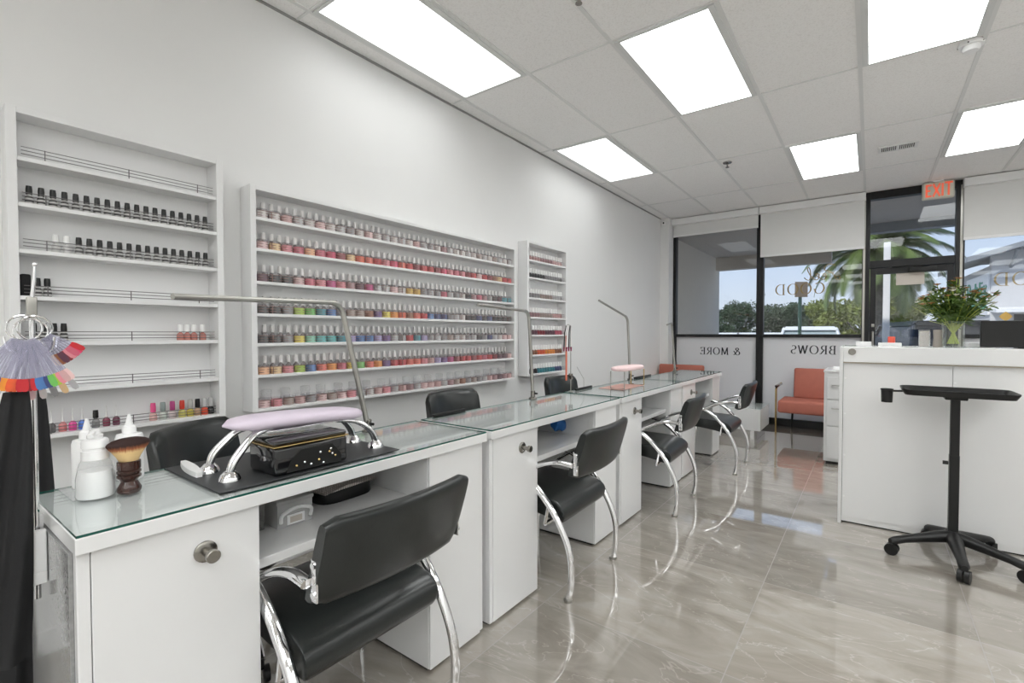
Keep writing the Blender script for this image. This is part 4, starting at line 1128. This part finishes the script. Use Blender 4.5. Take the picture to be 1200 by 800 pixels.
def dark_bar(p0, p1, lab, wire=None):
    t = empty('nail_drill_rest' if wire else 'pen_rest', ((p0[0]+p1[0])/2,(p0[1]+p1[1])/2,ZT), lab, 'tool rest')
    a = Vector(p0)-Vector(((p0[0]+p1[0])/2,(p0[1]+p1[1])/2)); a = Vector((a.x,a.y,0)); l = a.length; ang = math.atan2(a.y,a.x)
    MB().box(-l,l,-.009,.009,0,.016,.005,M=Matrix.Rotation(ang,4,'Z')).build('bar', M['blackplastic'], t)
    if wire: MB().tube([(0,0,.014),(.01,-.02,.08),(-.02,-.07,.17)],.0016,6).build('wire', M['steel'], t)
dark_bar((.925,3.00),(.915,3.26),'black tool rest with a thin upright wire by the narrow rack',True)
dark_bar((.905,4.10),(.905,4.50),'black bar lying behind the pink hand rest')
# thin dark bar lying on second table wall edge
dark_bar((.905,1.63),(.903,1.86),'short black bar at the wall edge of the second table')
# swatch wands on a stand
t = empty('wand_stand', (.925,2.93,ZT), 'thin stand with hanging nail wands and an orange strap', 'stand')
m = MB(); m.lathe([(.0001,0),(.016,0),(.016,.005),(.004,.008)], n=14, cap=False); m.cyl((0,0,.005),(0,0,.47),.003,8); m.tube([(0,0,.47),(.0,-.04,.478),(0,-.07,.47)],.003,8); m.build('pole', M['steel'], t)
MB().box(-.012,.012,-.012,.012,.09,.13,.003).build('clamp', M['knob'], t)
for i in range(7):
    y = -.075+.014*i; x = (.006 if i%2 else -.006)
    w = MB(); w.tube([(x,y*.7,.47),(x,y,.42),(x,y*1.1,.32)],[.003,.004,.005],8); wo = w.build('wand', M['capgrey'] if i%3 else M['blackplastic'], t)
    MB().tube([(x,y*1.1,.32),(x,y*1.12,.29)],[.006,.004],8).build('wand_tip', pmat('berry_tip', (.25,.03,.08,1), .2), wo)
MB().box(-.002,.002,-.072,-.052,.085,.40,.0008).build('strap', M['redstrap'], t, smooth=False)

# ------------------------------------------------------------------ waiting area
def loveseat(name, loc, rz, lab, W=1.0, inset=.16):
    t = empty(name, loc, lab, 'sofa', 'coral sofas', rz)
    D = .58          # local: front at -y
    MB().box(-W/2+.03,W/2-.03,-D/2,D/2-.06,.27,.43,.03,seg=3).build('seat', M['coral'], t)
    m = MB(); Mx = Matrix.Translation((0,D/2-.12,.42)) @ Matrix.Rotation(-.14,4,'X')
    m.box(-W/2+inset,W/2-inset,-.045,.045,0,.40,.025,seg=3,M=Mx); m.build('backrest', M['coral'], t)
    for s in (-1,1):
        m = MB(); x = s*(W/2-.012)
        m.tube([(x,-D/2+.015,0),(x,-D/2+.015,.57),(x,-D/2+.05,.59),(x,D/2-.13,.61)],.012,8); m.build('arm_frame', M['gold'], t)
        MB().box(x-.018,x+.018,-D/2+.03,D/2-.14,.59,.615,.006).build('arm_pad', M['wood'], t)
        MB().tube([(s*(W/2-.15),D/2-.10,.28),(s*(W/2-.13),D/2-.06,0)],.013,8).build('rear_leg', M['blackplastic'], t)
    return t
loveseat('coral_sofa', (2.17,7.07,0), 0, 'coral upholstered sofa with gold arms under the middle window')
loveseat('coral_sofa', (.37,6.88,0), 0, 'coral armchair in the corner, only its back showing over the tables', .72, .03)
t = empty('coffee_table', (1.20,6.52,0), 'low white coffee table with glass top and mirrored plinth', 'table')
MB().box(-.40,.40,-.30,.30,.11,.37,.004).build('body', M['white'], t, smooth=False)
MB().box(-.36,.36,-.26,.26,.0,.11,.002).build('plinth', M['mirror'], t, smooth=False)
MB().box(-.41,.41,-.31,.31,.372,.380,.001).build('glass_top', M['tableglass'], t, smooth=False)
MB().box(-.12,.05,-.08,.08,.3705,.3718).build('centre_inlay', M['mirror'], t, smooth=False)
# filing cabinet
t = empty('file_cabinet', (2.52,5.72,0), 'slim white drawer cabinet with steel handles beside the reception desk', 'cabinet')
MB().box(-.23,.23,-.225,.25,.03,.90,.003).build('body', M['white'], t, smooth=False)
MB().box(-.235,.235,-.235,.255,.90,.92,.003).build('top', M['white'], t, smooth=False)
MB().box(-.21,.21,-.2,.23,0,.03).build('plinth', M['blackgap'], t, smooth=False)
for z0, z1 in ((.64,.855),(.385,.63),(.06,.375)):
    d = MB().box(-.205,.205,-.242,-.225,z0,z1,.003).build('drawer', M['white'], t, smooth=False)
    zc = z1-.075 if z0 > .1 else z1-.1
    m = MB(); m.tube([(-.165,-.242,zc),(-.165,-.268,zc),(.165,-.268,zc),(.165,-.242,zc)],.006,8)
    if z0 > .1: m.build('handle', M['chrome'], d)
    else: m.bm.free()
MB().lathe([(.012,-.001),(.012,.006),(.008,.008)], c=(.0,-.25,.825), n=12, axis='Y').build('lock', M['chrome'], t)
tag(MB().box(2.36,2.46,5.55,5.62,.9205,.955,.004).build('tissue_pack', M['whiteplastic']), 'small white pack lying on the drawer cabinet', 'pack')

# ------------------------------------------------------------------ reception desk
YD = 3.86
t = empty('reception_desk', (3.4,YD,0), 'tall white reception desk with plain back panels', 'desk')
def RB(nm, mat, x0,x1,y0,y1,z0,z1, bev=.002): return MB().box(x0-3.4,x1-3.4,y0-YD,y1-YD,z0,z1,bev).build(nm, mat, t, smooth=False)
RB('end_panel', M['white'], 2.488,2.508,YD-.035,YD+.62,0,1.19)
for i in range(3):
    x0 = 2.508+.555*i
    RB('back_panel', M['whitemat'], x0+.0012, x0+.554, YD, YD+.018, .045, 1.082, .0012)
    for z in (.18,.46,.74,.98):
        MB().lathe([(.006,-.003),(.006,0)], c=(x0-3.4+.012, 0, z), n=10, axis='Y').build('screw_cap', M['whiteplastic'], t)
RB('plinth', M['whitemat'], 2.508, 4.20, YD+.006, YD+.024, .008, .045)
RB('plinth_gap', M['blackgap'], 2.508, 4.20, YD+.012, YD+.03, .0, .008, 0)
RB('upper_band', M['whitemat'], 2.508, 4.20, YD-.014, YD+.012, 1.090, 1.19)
RB('edge_strip', pmat('beige_edge_strip', (.42,.37,.29,1), .35), 2.508, 4.20, YD-.012, YD+.004, 1.082, 1.089, .0005)
RB('desk_top', M['white'], 2.508, 4.20, YD+.012, YD+.62, 1.168, 1.19)
RB('front_panel', M['white'], 2.508, 4.20, YD+.60, YD+.62, 0, 1.168)
RB('end_panel', M['white'], 4.20, 4.22, YD-.035, YD+.62, 0, 1.19)
MB().lathe([(.022,-.004),(.022,0),(.016,.001)], c=(2.556-3.4,-.014,1.158), n=20, axis='Y').build('grommet', M['knob'], t)
ZD = 1.19
# things on the desk
tag(MB().box(2.57,2.66,4.22,4.36,ZD,ZD+.030,.002).build('card_box', M['whitemat'], smooth=False), 'white card box at the corner of the reception desk', 'box')
tag(MB().box(2.70,2.83,4.18,4.32,ZD,ZD+.024,.002).build('paper_stack', M['whitemat'], smooth=False), 'low stack of white cards on the desk before the red candle', 'cards')
tag(MB().box(3.175,3.30,4.20,4.34,ZD,ZD+.030,.002).build('leaflet_box', M['whitemat'], smooth=False), 'white leaflet box between the vase and the black screen', 'box')
t = empty('candle', (2.775,4.25,ZD+.0245), 'small red candle on the white cards of the reception desk', 'candle')
MB().lathe([(.0001,0),(.020,0),(.0215,.004),(.0215,.040),(.019,.043),(.0001,.040)], n=18, cap=False).build('wax', M['candle'], t)
MB().cyl((0,0,.040),(0,0,.050),.0015,6).build('wick', M['blackplastic'], t)
t = empty('leaflet_holder', (2.945,4.12,ZD), 'clear acrylic leaflet holder on the desk left of the flowers', 'holder')
m = MB(); m.box(-.03,.03,-.012,-.009,0,.10,.0005); m.box(-.03,.03,.009,.012,0,.115,.0005); m.box(-.03,-.027,-.009,.009,0,.10); m.box(.027,.03,-.009,.009,0,.10); m.build('tray', M['clearplastic'], t, smooth=False)
MB().box(-.024,.024,-.004,.004,.003,.105,.0005).build('leaflets', M['paper'], t, smooth=False)
# black screen
t = empty('computer_screen', (3.455,4.0,ZD), 'black back of a wide computer screen on the reception desk', 'monitor')
MB().box(-.255,.255,-.012,.012,.006,.168,.004).build('panel', M['blackplastic'], t, smooth=False)
MB().box(-.09,.09,.0,.11,.0,.006,.002).build('foot', M['blackplastic'], t, smooth=False)
# vase + bouquet
VX, VY = 3.085, 4.09
t = empty('flower_vase', (VX,VY,ZD), 'clear glass cylinder vase holding the flowers on the desk', 'vase')
MB().lathe([(.0001,.002),(.052,.002),(.056,.006),(.058,.17),(.056,.17),(.053,.010),(.0001,.008)], n=28, cap=False).build('body', M['vaseglass'], t)
m = MB(); m.lathe([(.0001,.011),(.051,.011),(.052,.06),(.0001,.06)], n=24, cap=False); m.build('water', glass_mat('vase_water', (.96,.98,.94), 1.2), t)
tag(MB().lathe([(.0001,0),(.026,0),(.028,.005),(.024,.06),(.026,.11),(.023,.115),(.0001,.112)], c=(3.015,4.13,ZD), n=20, cap=False).build('taupe_canister', pmat('taupe_ceramic', (.36,.32,.29,1), .4, var=.1)), 'taupe ceramic canister touching the flower vase', 'canister')
t = empty('flower_bouquet', (VX,VY,ZD+.012), 'bushy bouquet of green leaves, rust and white flowers in the glass vase', 'flowers')
rs = random.Random(3)
heads = []
sm = MB(); lm = MB()
for i in range(46):
    a = rs.uniform(0,2*PI); rr = rs.uniform(.02,1)**.6
    top = Vector((.23*rr*math.cos(a), .16*rr*math.sin(a), .40-.15*rr**2+rs.uniform(-.05,.05)))
    mid = Vector((.03*math.cos(a), .03*math.sin(a), .16)); b0 = Vector((-.03*math.cos(a), -.03*math.sin(a), .012))
    pts = [b0*(1-s)**2+mid*2*s*(1-s)+top*s*s for s in [k/6 for k in range(7)]]
    sm.tube(pts, .0022, 5)
    heads.append(top)
    for k in range(20):
        s = rs.uniform(.45,.98); p = b0*(1-s)**2+mid*2*s*(1-s)+top*s*s
        dd = Vector((rs.uniform(-1,1),rs.uniform(-1,1),rs.uniform(-.4,.7))).normalized(); ln = rs.uniform(.03,.06); sd = dd.cross(Vector((0,0,1)))
        if sd.length < .1: sd = Vector((1,0,0))
        sd = sd.normalized()*ln*.24
        lm.loft([[tuple(p+dd*ln*q-sd*w+Vector((0,0,.004))), tuple(p+dd*ln*q+sd*w+Vector((0,0,.004))), tuple(p+dd*ln*q+Vector((0,0,-.002)))] for q, w in ((0,.25),(.35,1),(.7,.8),(1,.1))])
sm.build('stems', M['stem'], t, smooth=False)
lv = lm.build('leaves', M['leafflower'], t, smooth=False)
bl = MB()
for i in range(8):
    a = rs.uniform(0,2*PI); b0 = Vector((.03*math.cos(a),.03*math.sin(a),.13)); out_ = Vector((math.cos(a),math.sin(a)*.7,rs.uniform(.2,.9))).normalized(); ln = rs.uniform(.10,.24); sd = out_.cross(Vector((0,0,1))).normalized()*.008
    bl.loft([[tuple(b0+out_*ln*q-sd*w), tuple(b0+out_*ln*q+sd*w), tuple(b0+out_*ln*q+Vector((0,0,-.003)))] for q, w in ((0,.4),(.4,1),(.8,.7),(1,.05))])
bl.build('blade_leaves', M['stem'], t, smooth=False)
for i, hpt in enumerate(heads[:40]):
    m = MB(); r = rs.uniform(.015,.026)
    for k in range(7):
        a = 2*PI*k/7
        d1 = Vector((math.cos(a),math.sin(a),.5)).normalized()
        sd = Vector((-math.sin(a),math.cos(a),0))*r*.4
        m.loft([[tuple(d1*r*q-sd*w), tuple(d1*r*q+sd*w), tuple(d1*r*q+Vector((0,0,-.0015)))] for q, w in ((0,.3),(.6,1),(1,.3))])
    m.ball((0,0,r*.25), r*.32, 5)
    o = m.build('flower_head', M['petalwhite'] if i % 4 == 0 else M['petalrust'], t, smooth=False); o.location = hpt

# ------------------------------------------------------------------ tray trolley
t = empty('tray_trolley', (3.055,3.66,0), 'black rolling tray stand with cup holder in front of the reception desk', 'trolley')
MB().box(-.021,.021,-.021,.021,.09,.925,.004).build('pole', M['blackplastic'], t, smooth=False)
MB().box(-.0225,.0225,-.0225,.0225,.09,.58,.003).build('outer_sleeve', M['blackplastic'], t, smooth=False)
MB().cyl((-.026,0,.53),(-.05,0,.53),.011,12).build('height_knob', M['blackplastic'], t)
star = [(-2.55,.33),(-1.52,.37),(-.55,.30),(.75,.36),(1.93,.40)]
CAST = [(-.285,-.20),(.005,-.385),(.27,-.20),(-.10,.165),(.185,.14)]
for (cx0, cy0) in CAST:
    v = Vector((cx0,cy0,0)); l = v.length; u = v/l; n = Vector((-u.y,u.x,0))
    rings = []
    for q, z, w, h in ((.0,.100,.034,.030),(.25,.098,.030,.026),(.5,.092,.024,.022),(.8,.083,.019,.018),(.97,.074,.020,.018),(1.03,.070,.012,.014)):
        w *= 1.25; h *= 1.2; c = u*(l*q)+Vector((0,0,z+.006))
        rings.append([tuple(c+n*w*math.cos(a)+Vector((0,0,h*math.sin(a)))) for a in [2*PI*k/14 for k in range(14)]])
    lo = MB().loft(rings).build('base_leg', M['blackplastic'], t, ang=60)
    w = MB(); c = v+Vector((0,0,.0335))
    ca = Vector((math.cos(l*40), math.sin(l*40), 0))
    for s in (-1,1): w.cyl(c+ca*.004*s, c+ca*.025*s, .033, 18)
    w.cyl(c+Vector((0,0,.01)), c+Vector((0,0,.048)), .008, 10)
    w.build('caster', M['blackplastic'], lo)
MB().lathe([(.0001,.075),(.05,.078),(.055,.10),(.045,.125),(.03,.14),(.0001,.14)], n=20, cap=False).build('hub', M['blackplastic'], t)
tr = MB(); a, b = .245, .16
tr.box(-a+.02,a-.02,-b+.02,b-.02,.925,.933,.002)
rings = []
for sx, z in ((.94,.928),(1.0,.955),(1.02,.957),(1.02,.951),(.96,.925)):
    ring = []
    for k in range(40):
        an = 2*PI*k/40; c, s = math.cos(an), math.sin(an)
        ring.append((a*sx*abs(c)**.25*(1 if c>=0 else -1), b*sx*abs(s)**.25*(1 if s>=0 else -1), z))
    rings.append(ring)
tr.loft(rings, cap=False)
tr.build('tray', M['blackplastic'], t)
MB().box(-.05,.05,-.05,.05,.90,.925,.006).build('tray_mount', M['blackplastic'], t)
m = MB(); m.tube([(-.23,-.02,.935),(-.34,-.02,.930)],.006,8); m.build('holder_arm', M['blackplastic'], t)
m = MB(); m.lathe([(.028,.862),(.030,.935),(.033,.937),(.033,.944),(.027,.944),(.026,.866)], c=(-.315,-.02,0), n=18, cap=False); m.lathe([(.0001,.862),(.028,.862)], c=(-.315,-.02,0), n=18, cap=False); m.build('cup_holder', M['blackplastic'], t)
t.rotation_euler = (0,0,.0)

# ------------------------------------------------------------------ outside
EZ = -.12
struct(MB().box(-80,80,YB+.12,12.2,EZ-.2,EZ).build('sidewalk', M['concrete'], smooth=False))
struct(MB().box(-120,120,12.2,160,EZ-.4,EZ-.15).build('parking_lot', M['asphalt'], smooth=False))
struct(MB().box(-.45,.0,YB+.12,10.75,EZ,3.6).build('wall_exterior_pier', M['extwall'], smooth=False))
struct(MB().box(-2,2.05,YB+.12,10.65,2.86,3.0).build('ceiling_walkway_soffit', M['soffit'], smooth=False))
struct(MB().box(-2,2.05,10.45,10.65,2.60,3.0).build('beam_walkway', M['soffit'], smooth=False))
struct(MB().box(2.05,9,YB+.12,10.65,3.22,3.4).build('ceiling_entrance_soffit', M['soffit'], smooth=False))
struct(MB().box(2.05,9,10.45,10.65,3.06,3.4).build('beam_entrance', M['storegrey'], smooth=False))
struct(MB().box(-3,10,YB+.12,10.65,3.4,3.9).build('roof_canopy', M['extwall'], smooth=False))
struct(MB().box(-1,7,YR-.2,YB+.12,CZ+.14,CZ+.3).build('roof_slab', M['extwall'], smooth=False))
tag(MB().cyl((4.75,9.6,EZ),(4.75,9.6,3.22),.24,20).build('stone_column', M['stone']), 'grey stone column of the walkway outside the window past the door', 'column')
def leafy(mb, centers, n, size, rs, flat=.7):
    for i in range(n):
        c, r = rs.choice(centers)
        d = Vector((rs.gauss(0,1),rs.gauss(0,1),rs.gauss(0,1)*flat)).normalized()*r*rs.uniform(.55,1)
        p = Vector(c)+d; a = Vector((rs.gauss(0,1),rs.gauss(0,1),rs.gauss(0,1))).normalized(); b = a.orthogonal().normalized(); s = size*rs.uniform(.6,1.3)
        mb.quad(tuple(p-a*s), tuple(p-b*s*.5), tuple(p+a*s), tuple(p+b*s*.5))
def tree(x, y, h, w, mat, lab, seed, n=8000, size=.12):
    rs = random.Random(seed)
    t = empty('street_tree', (x,y,EZ-.15), lab, 'tree', 'trees across the parking lot')
    m = MB(); m.tube([(0,0,0),(.05,0,h*.3),(0,.05,h*.55)],[.16,.12,.08],8)
    for k in range(4): a = k*1.6; m.tube([(.03,0,h*.32),(w*.25*math.cos(a),w*.25*math.sin(a),h*.6)],[.08,.03],6)
    m.build('trunk', M['bark'], t)
    cs = [((rs.uniform(-.5,.5)*w, rs.uniform(-.4,.4)*w, h*rs.uniform(.30,.84)), w*rs.uniform(.18,.30)) for _ in range(16)]
    m = MB(); leafy(m, cs, n, size, rs); m.build('crown', mat, t, smooth=False)
# position helper: horizontal direction through image column at distance
def at(px, dist):
    th = .6251; u = (px-617.6)/558
    dx = -math.sin(th)+u*math.cos(th); dy = math.cos(th)+u*math.sin(th)
    return (2.655+dx*dist, dy*dist)
TR = [(840,42,4.1,3.3,'dark','dark round tree outside nearest the building pier'),(874,50,4.9,3.6,'dark','dark tree across the lot left of the tall pole'),
      (912,42,4.3,3.3,'dark','broad dark tree across the lot beside the lamp post'),(948,50,5.0,3.6,'dark','dark tree across the lot behind the white car'),
      (968,60,5.6,4.0,'dark','dark tree farthest back between the sign and the palm'),
      (984,34,4.3,3.2,'mid','olive tree across the lot behind the palm fronds'),(1010,27,3.7,2.8,'mid','yellow green tree beside the palm trunk'),
      (1050,42,4.6,3.6,'mid','yellow green tree seen through the entrance door')]
for i, (px, d, h, w, k, lab) in enumerate(TR):
    if px == 800: continue
    x, y = at(px, d); tree(x, y, h, w, M['leafdark' if k == 'dark' else 'leafmid'], lab, 20+i)
x, y = at(1038, 10.2)
tag(MB().box(x-.06,x+.06,y-.06,y+.06,EZ,3.22,.01).build('white_post', M['whitemat'], smooth=False), 'slim white post outside beside the palm trunk', 'post')
# palm
def palm(x, y, h, lab, seed, nf=54, fl=2.5):
    rs = random.Random(seed)
    t = empty('palm_tree', (x,y,EZ-.15), lab, 'palm')
    m = MB(); m.tube([(0,0,h*k/10) for k in range(11)], [.24-.05*k/10+.015*(k%2) for k in range(11)], 12); m.build('trunk', M['bark'], t)
    for i in range(nf):
        m = MB()
        a = 2.399*i; el = math.radians(72-95*(i/nf)); 
        d = Vector((math.cos(a),math.sin(a),0)); p = Vector((0,0,h)); e = el; pts = [p.copy()]; L_ = fl*rs.uniform(.85,1.1)
        for k in range(10):
            p = p+(d*math.cos(e)+Vector((0,0,math.sin(e))))*L_/10; e -= .17; pts.append(p.copy())
        m.tube(pts, [.03-.0025*k for k in range(11)], 5)
        sd0 = d.cross(Vector((0,0,1)))
        for k in range(44):
            s = .12+.88*k/44; q = s*10; i0 = min(int(q),9); f = q-i0; pp = pts[i0]*(1-f)+pts[i0+1]*f
            tg = (pts[i0+1]-pts[i0]).normalized()
            for sg in (-1,1):
                ln = .62*math.sin(PI*min(1,.15+s*.85))**.6*rs.uniform(.85,1.1)
                dr = (sd0*sg*.75+tg*.55+Vector((0,0,-.30))).normalized(); w = tg*.034
                m.bm.faces.new([m.bm.verts.new(v_) for v_ in (pp-w, pp+w, pp+dr*ln)])
        m.build('frond', M['palmleaf'], t, smooth=False)
px, py = at(1026, 15.6)
palm(px, py, 4.2, 'palm tree with rough trunk just outside the entrance door', 5)

# parked cars
def car(loc, rz, paint, glass, lab, h=1.75, L=4.7, W=1.85, wind=.55):
    t = empty('parked_car', loc, lab, 'car', 'parked cars', rz)
    z0 = .28; bl = h*.56
    prof = smooth_path([(-L/2,z0+.12),(-L/2-.03,.62),(-L/2+.02,bl),(-L/2+.22,bl+.03),(L/2-.9,bl),(L/2-.1,bl-.16),(L/2,.6),(L/2-.02,z0+.08),(L/2-.4,z0),(-L/2+.4,z0)],3)
    rings = []
    for u, s in ((-1,.90),(-.96,.97),(-.8,1),(.8,1),(.96,.97),(1,.90)):
        rings.append([(x*(.985+.015*s), u*W/2, .55+(z-.55)*s) for x, z in prof])
    MB().loft(rings).build('body', paint, t, ang=50)
    def cab(xr0, xr1, xb0, xb1, w0, w1, z1, z2):
        return [[(xb0,-w0,z1),(xb1,-w0,z1),(xb1,w0,z1),(xb0,w0,z1)],[(xr0,-w1,z2),(xr1,-w1,z2),(xr1,w1,z2),(xr0,w1,z2)]]
    MB().loft(cab(-L/2+.42,L/2-2.0,-L/2+.06,L/2-1.15,W/2-.07,W/2-.26,bl-.02,h-.10)).build('greenhouse', glass, t, smooth=False)
    m = MB(); m.loft(cab(-L/2+.34,L/2-1.92,-L/2+.38,L/2-1.86,W/2-.22,W/2-.30,h-.11,h)); m.build('roof', paint, t, smooth=False)
    for sx, s2 in ((-L/2+.06,-L/2+.42),(L/2-1.15,L/2-2.0)):
        for s in (-1,1):
            MB().tube([(sx,s*(W/2-.07),bl-.02),(s2,s*(W/2-.25),h-.06)],.045,6).build('roof_pillar', paint, t, smooth=False)
    for sx in (-L/2+.85,L/2-.9):
        for s in (-1,1):
            w = MB(); w.lathe([(.20,-.1),(.32,-.11),(.34,-.06),(.34,.06),(.32,.11),(.20,.1)], c=(sx,s*(W/2-.12),.34), n=22, axis='Y'); w.build('wheel', M['tyre'], t)
    for s in (-1,1):
        MB().box(-L/2-.05,-L/2+.08,s*(W/2-.28)-.10,s*(W/2-.28)+.10,bl-.30,bl-.02,.02).build('tail_lamp', M['redlamp'], t)
        MB().box(L/2-.12,L/2+.01,s*(W/2-.30)-.16,s*(W/2-.30)+.16,.62,.76,.02).build('headlamp', M['whitepaint'], t)
    MB().box(-L/2-.04,-L/2-.01,-.26,.26,bl-.34,bl-.20,.005).build('number_plate', M['whitepaint'], t)
    return t
x, y = at(1074, 12.4)
car((x,y,EZ-.15), PI/2+.25, M['suvpaint'], M['carglass'], 'dark grey estate car parked tail-on outside the entrance door', 1.84)
x, y = at(948, 14.6)
car((x,y,EZ-.15), -PI/2+.12, M['whitepaint'], M['windshield'], 'white car parked facing the middle window', 1.76)
x, y = at(908, 28)
car((x,y,EZ-.15), .3, M['whitepaint'], M['carglass'], 'white car parked far across the lot below the dark trees', 1.6)
x, y = at(866, 31)
car((x,y,EZ-.15), .1, M['whitepaint'], M['carglass'], 'white car parked farthest away by the building pier edge', 1.6)
# street sign and lamp poles
x, y = at(937, 11.6)
t = empty('parking_sign', (x,y,EZ-.01 if y < 12.2 else EZ-.15), 'green-post street sign with square panel seen through the gold lettering', 'sign', None, .55)
MB().cyl((0,0,0),(0,0,2.76),.04,10).build('post', pmat('green_post', (.03,.08,.06,1), .5), t)
MB().box(-.15,.15,-.06,-.045,2.43,2.80,.008).build('panel', pmat('sign_back', (.25,.19,.13,1), .6), t, smooth=False)
x, y = at(893, 38)
tag(MB().tube([(x,y,EZ),(x,y,4.3)],[.08,.06],8).box(x-.2,x+.2,y-.1,y+.1,4.3,4.42).build('lamp_post', M['storegrey']), 'thin lamp post across the lot beside the window mullion', 'lamp post')
# store building
SX, SY = at(1160, 34)
t = empty('store_building', (SX,SY,EZ-.15), 'grey gabled store with green sign seen past the entrance door', 'building', None, .06)
MB().box(0,16,0,9,0,6.4).build('wall', M['storewall'], t, smooth=False)
MB().loft([[(-1.6,y,6.9),(1.2,y,7.75),(17,y,8.0),(17,y,7.7),(1.2,y,7.4),(-1.6,y,6.55)] for y in (-1.6,9)]).build('roof', M['storegrey'], t, smooth=False)
MB().loft([[(0,y,6.4),(16,y,6.4),(16,y,7.7),(1.2,y,7.4),(0,y,7.1)] for y in (-.02,.5)]).build('gable', M['storewall'], t, smooth=False)
for k in range(6):
    MB().tube([(1+1.1*k,-.03,6.2),(1+1.1*k,-1.4,7.3)],.10,6).build('roof_brace', M['storegrey'], t, smooth=False)
MB().loft([[(0,0,z0),(16,0,z0),(16,0,z0+.3),(0,0,z0+.3)] if y == 0 else [(0,-1.3,z0-.1),(16,-1.3,z0-.1),(16,-1.3,z0+.1),(0,-1.3,z0+.1)] for y, z0 in ((0,3.1),(1,3.1))]).build('awning', M['whitemat'], t, smooth=False)
MB().box(1.2,15,-.05,-.01,0,2.9).build('shop_window', M['carglass'], t, smooth=False)
MB().box(-.05,-.01,.8,7.0,0,2.5).build('side_window', M['carglass'], t, smooth=False)
bd = MB().box(-.12,-.01,.15,6.6,2.9,5.9).build('sign_board', M['whitemat'], t, smooth=False)
e = MB(); write(e, 'Publix', lambda u, v, c: (-.125-c, 6.2-u*1.45, 4.25+v), 1.15, .10, .24, .20, .03); e.build('sign_lettering', M['green'], bd, smooth=False)
MB().box(-.145,-.125,.5,6.2,3.35,3.85).build('sign_strip', M['green'], bd, smooth=False)

# ------------------------------------------------------------------ sky and sun
w = bpy.data.worlds.new('world'); scene.world = w; w.use_nodes = True
nt = w.node_tree; nt.nodes.clear()
out = nt.nodes.new('ShaderNodeOutputWorld'); bg = nt.nodes.new('ShaderNodeBackground'); nt.links.new(bg.outputs[0], out.inputs[0])
tc = nt.nodes.new('ShaderNodeTexCoord'); sp = nt.nodes.new('ShaderNodeSeparateXYZ'); nt.links.new(tc.outputs['Generated'], sp.inputs[0])
cr = nt.nodes.new('ShaderNodeValToRGB'); nt.links.new(sp.outputs[2], cr.inputs[0])
cr.color_ramp.elements[0].position = 0; cr.color_ramp.elements[0].color = (.74,.80,.86,1)
cr.color_ramp.elements[1].position = .9; cr.color_ramp.elements[1].color = (.20,.36,.72,1)
e = cr.color_ramp.elements.new(.10); e.color = (.64,.75,.92,1)
e = cr.color_ramp.elements.new(.30); e.color = (.46,.63,.92,1)
bg.inputs[1].default_value = .64
nt.links.new(cr.outputs[0], bg.inputs[0])
sun = bpy.data.lights.new('sun', 'SUN'); sun.energy = 2.2; sun.angle = .03; sun.color = (1,.95,.87)
so = bpy.data.objects.new('sun', sun); COL.objects.link(so)
so.rotation_euler = Vector((.35,.62,-.70)).to_track_quat('-Z', 'Y').to_euler()

# ------------------------------------------------------------------ view
scene.view_settings.view_transform = 'Standard'; scene.view_settings.look = 'None'
scene.view_settings.gamma = 1; scene.view_settings.use_curve_mapping = False
scene.view_settings.exposure = 0.78
scene.cycles.use_denoising = True
scene.cycles.max_bounces = 10; scene.cycles.transparent_max_bounces = 24; scene.cycles.diffuse_bounces = 5; scene.cycles.glossy_bounces = 6
scene.cycles.sample_clamp_indirect = 6
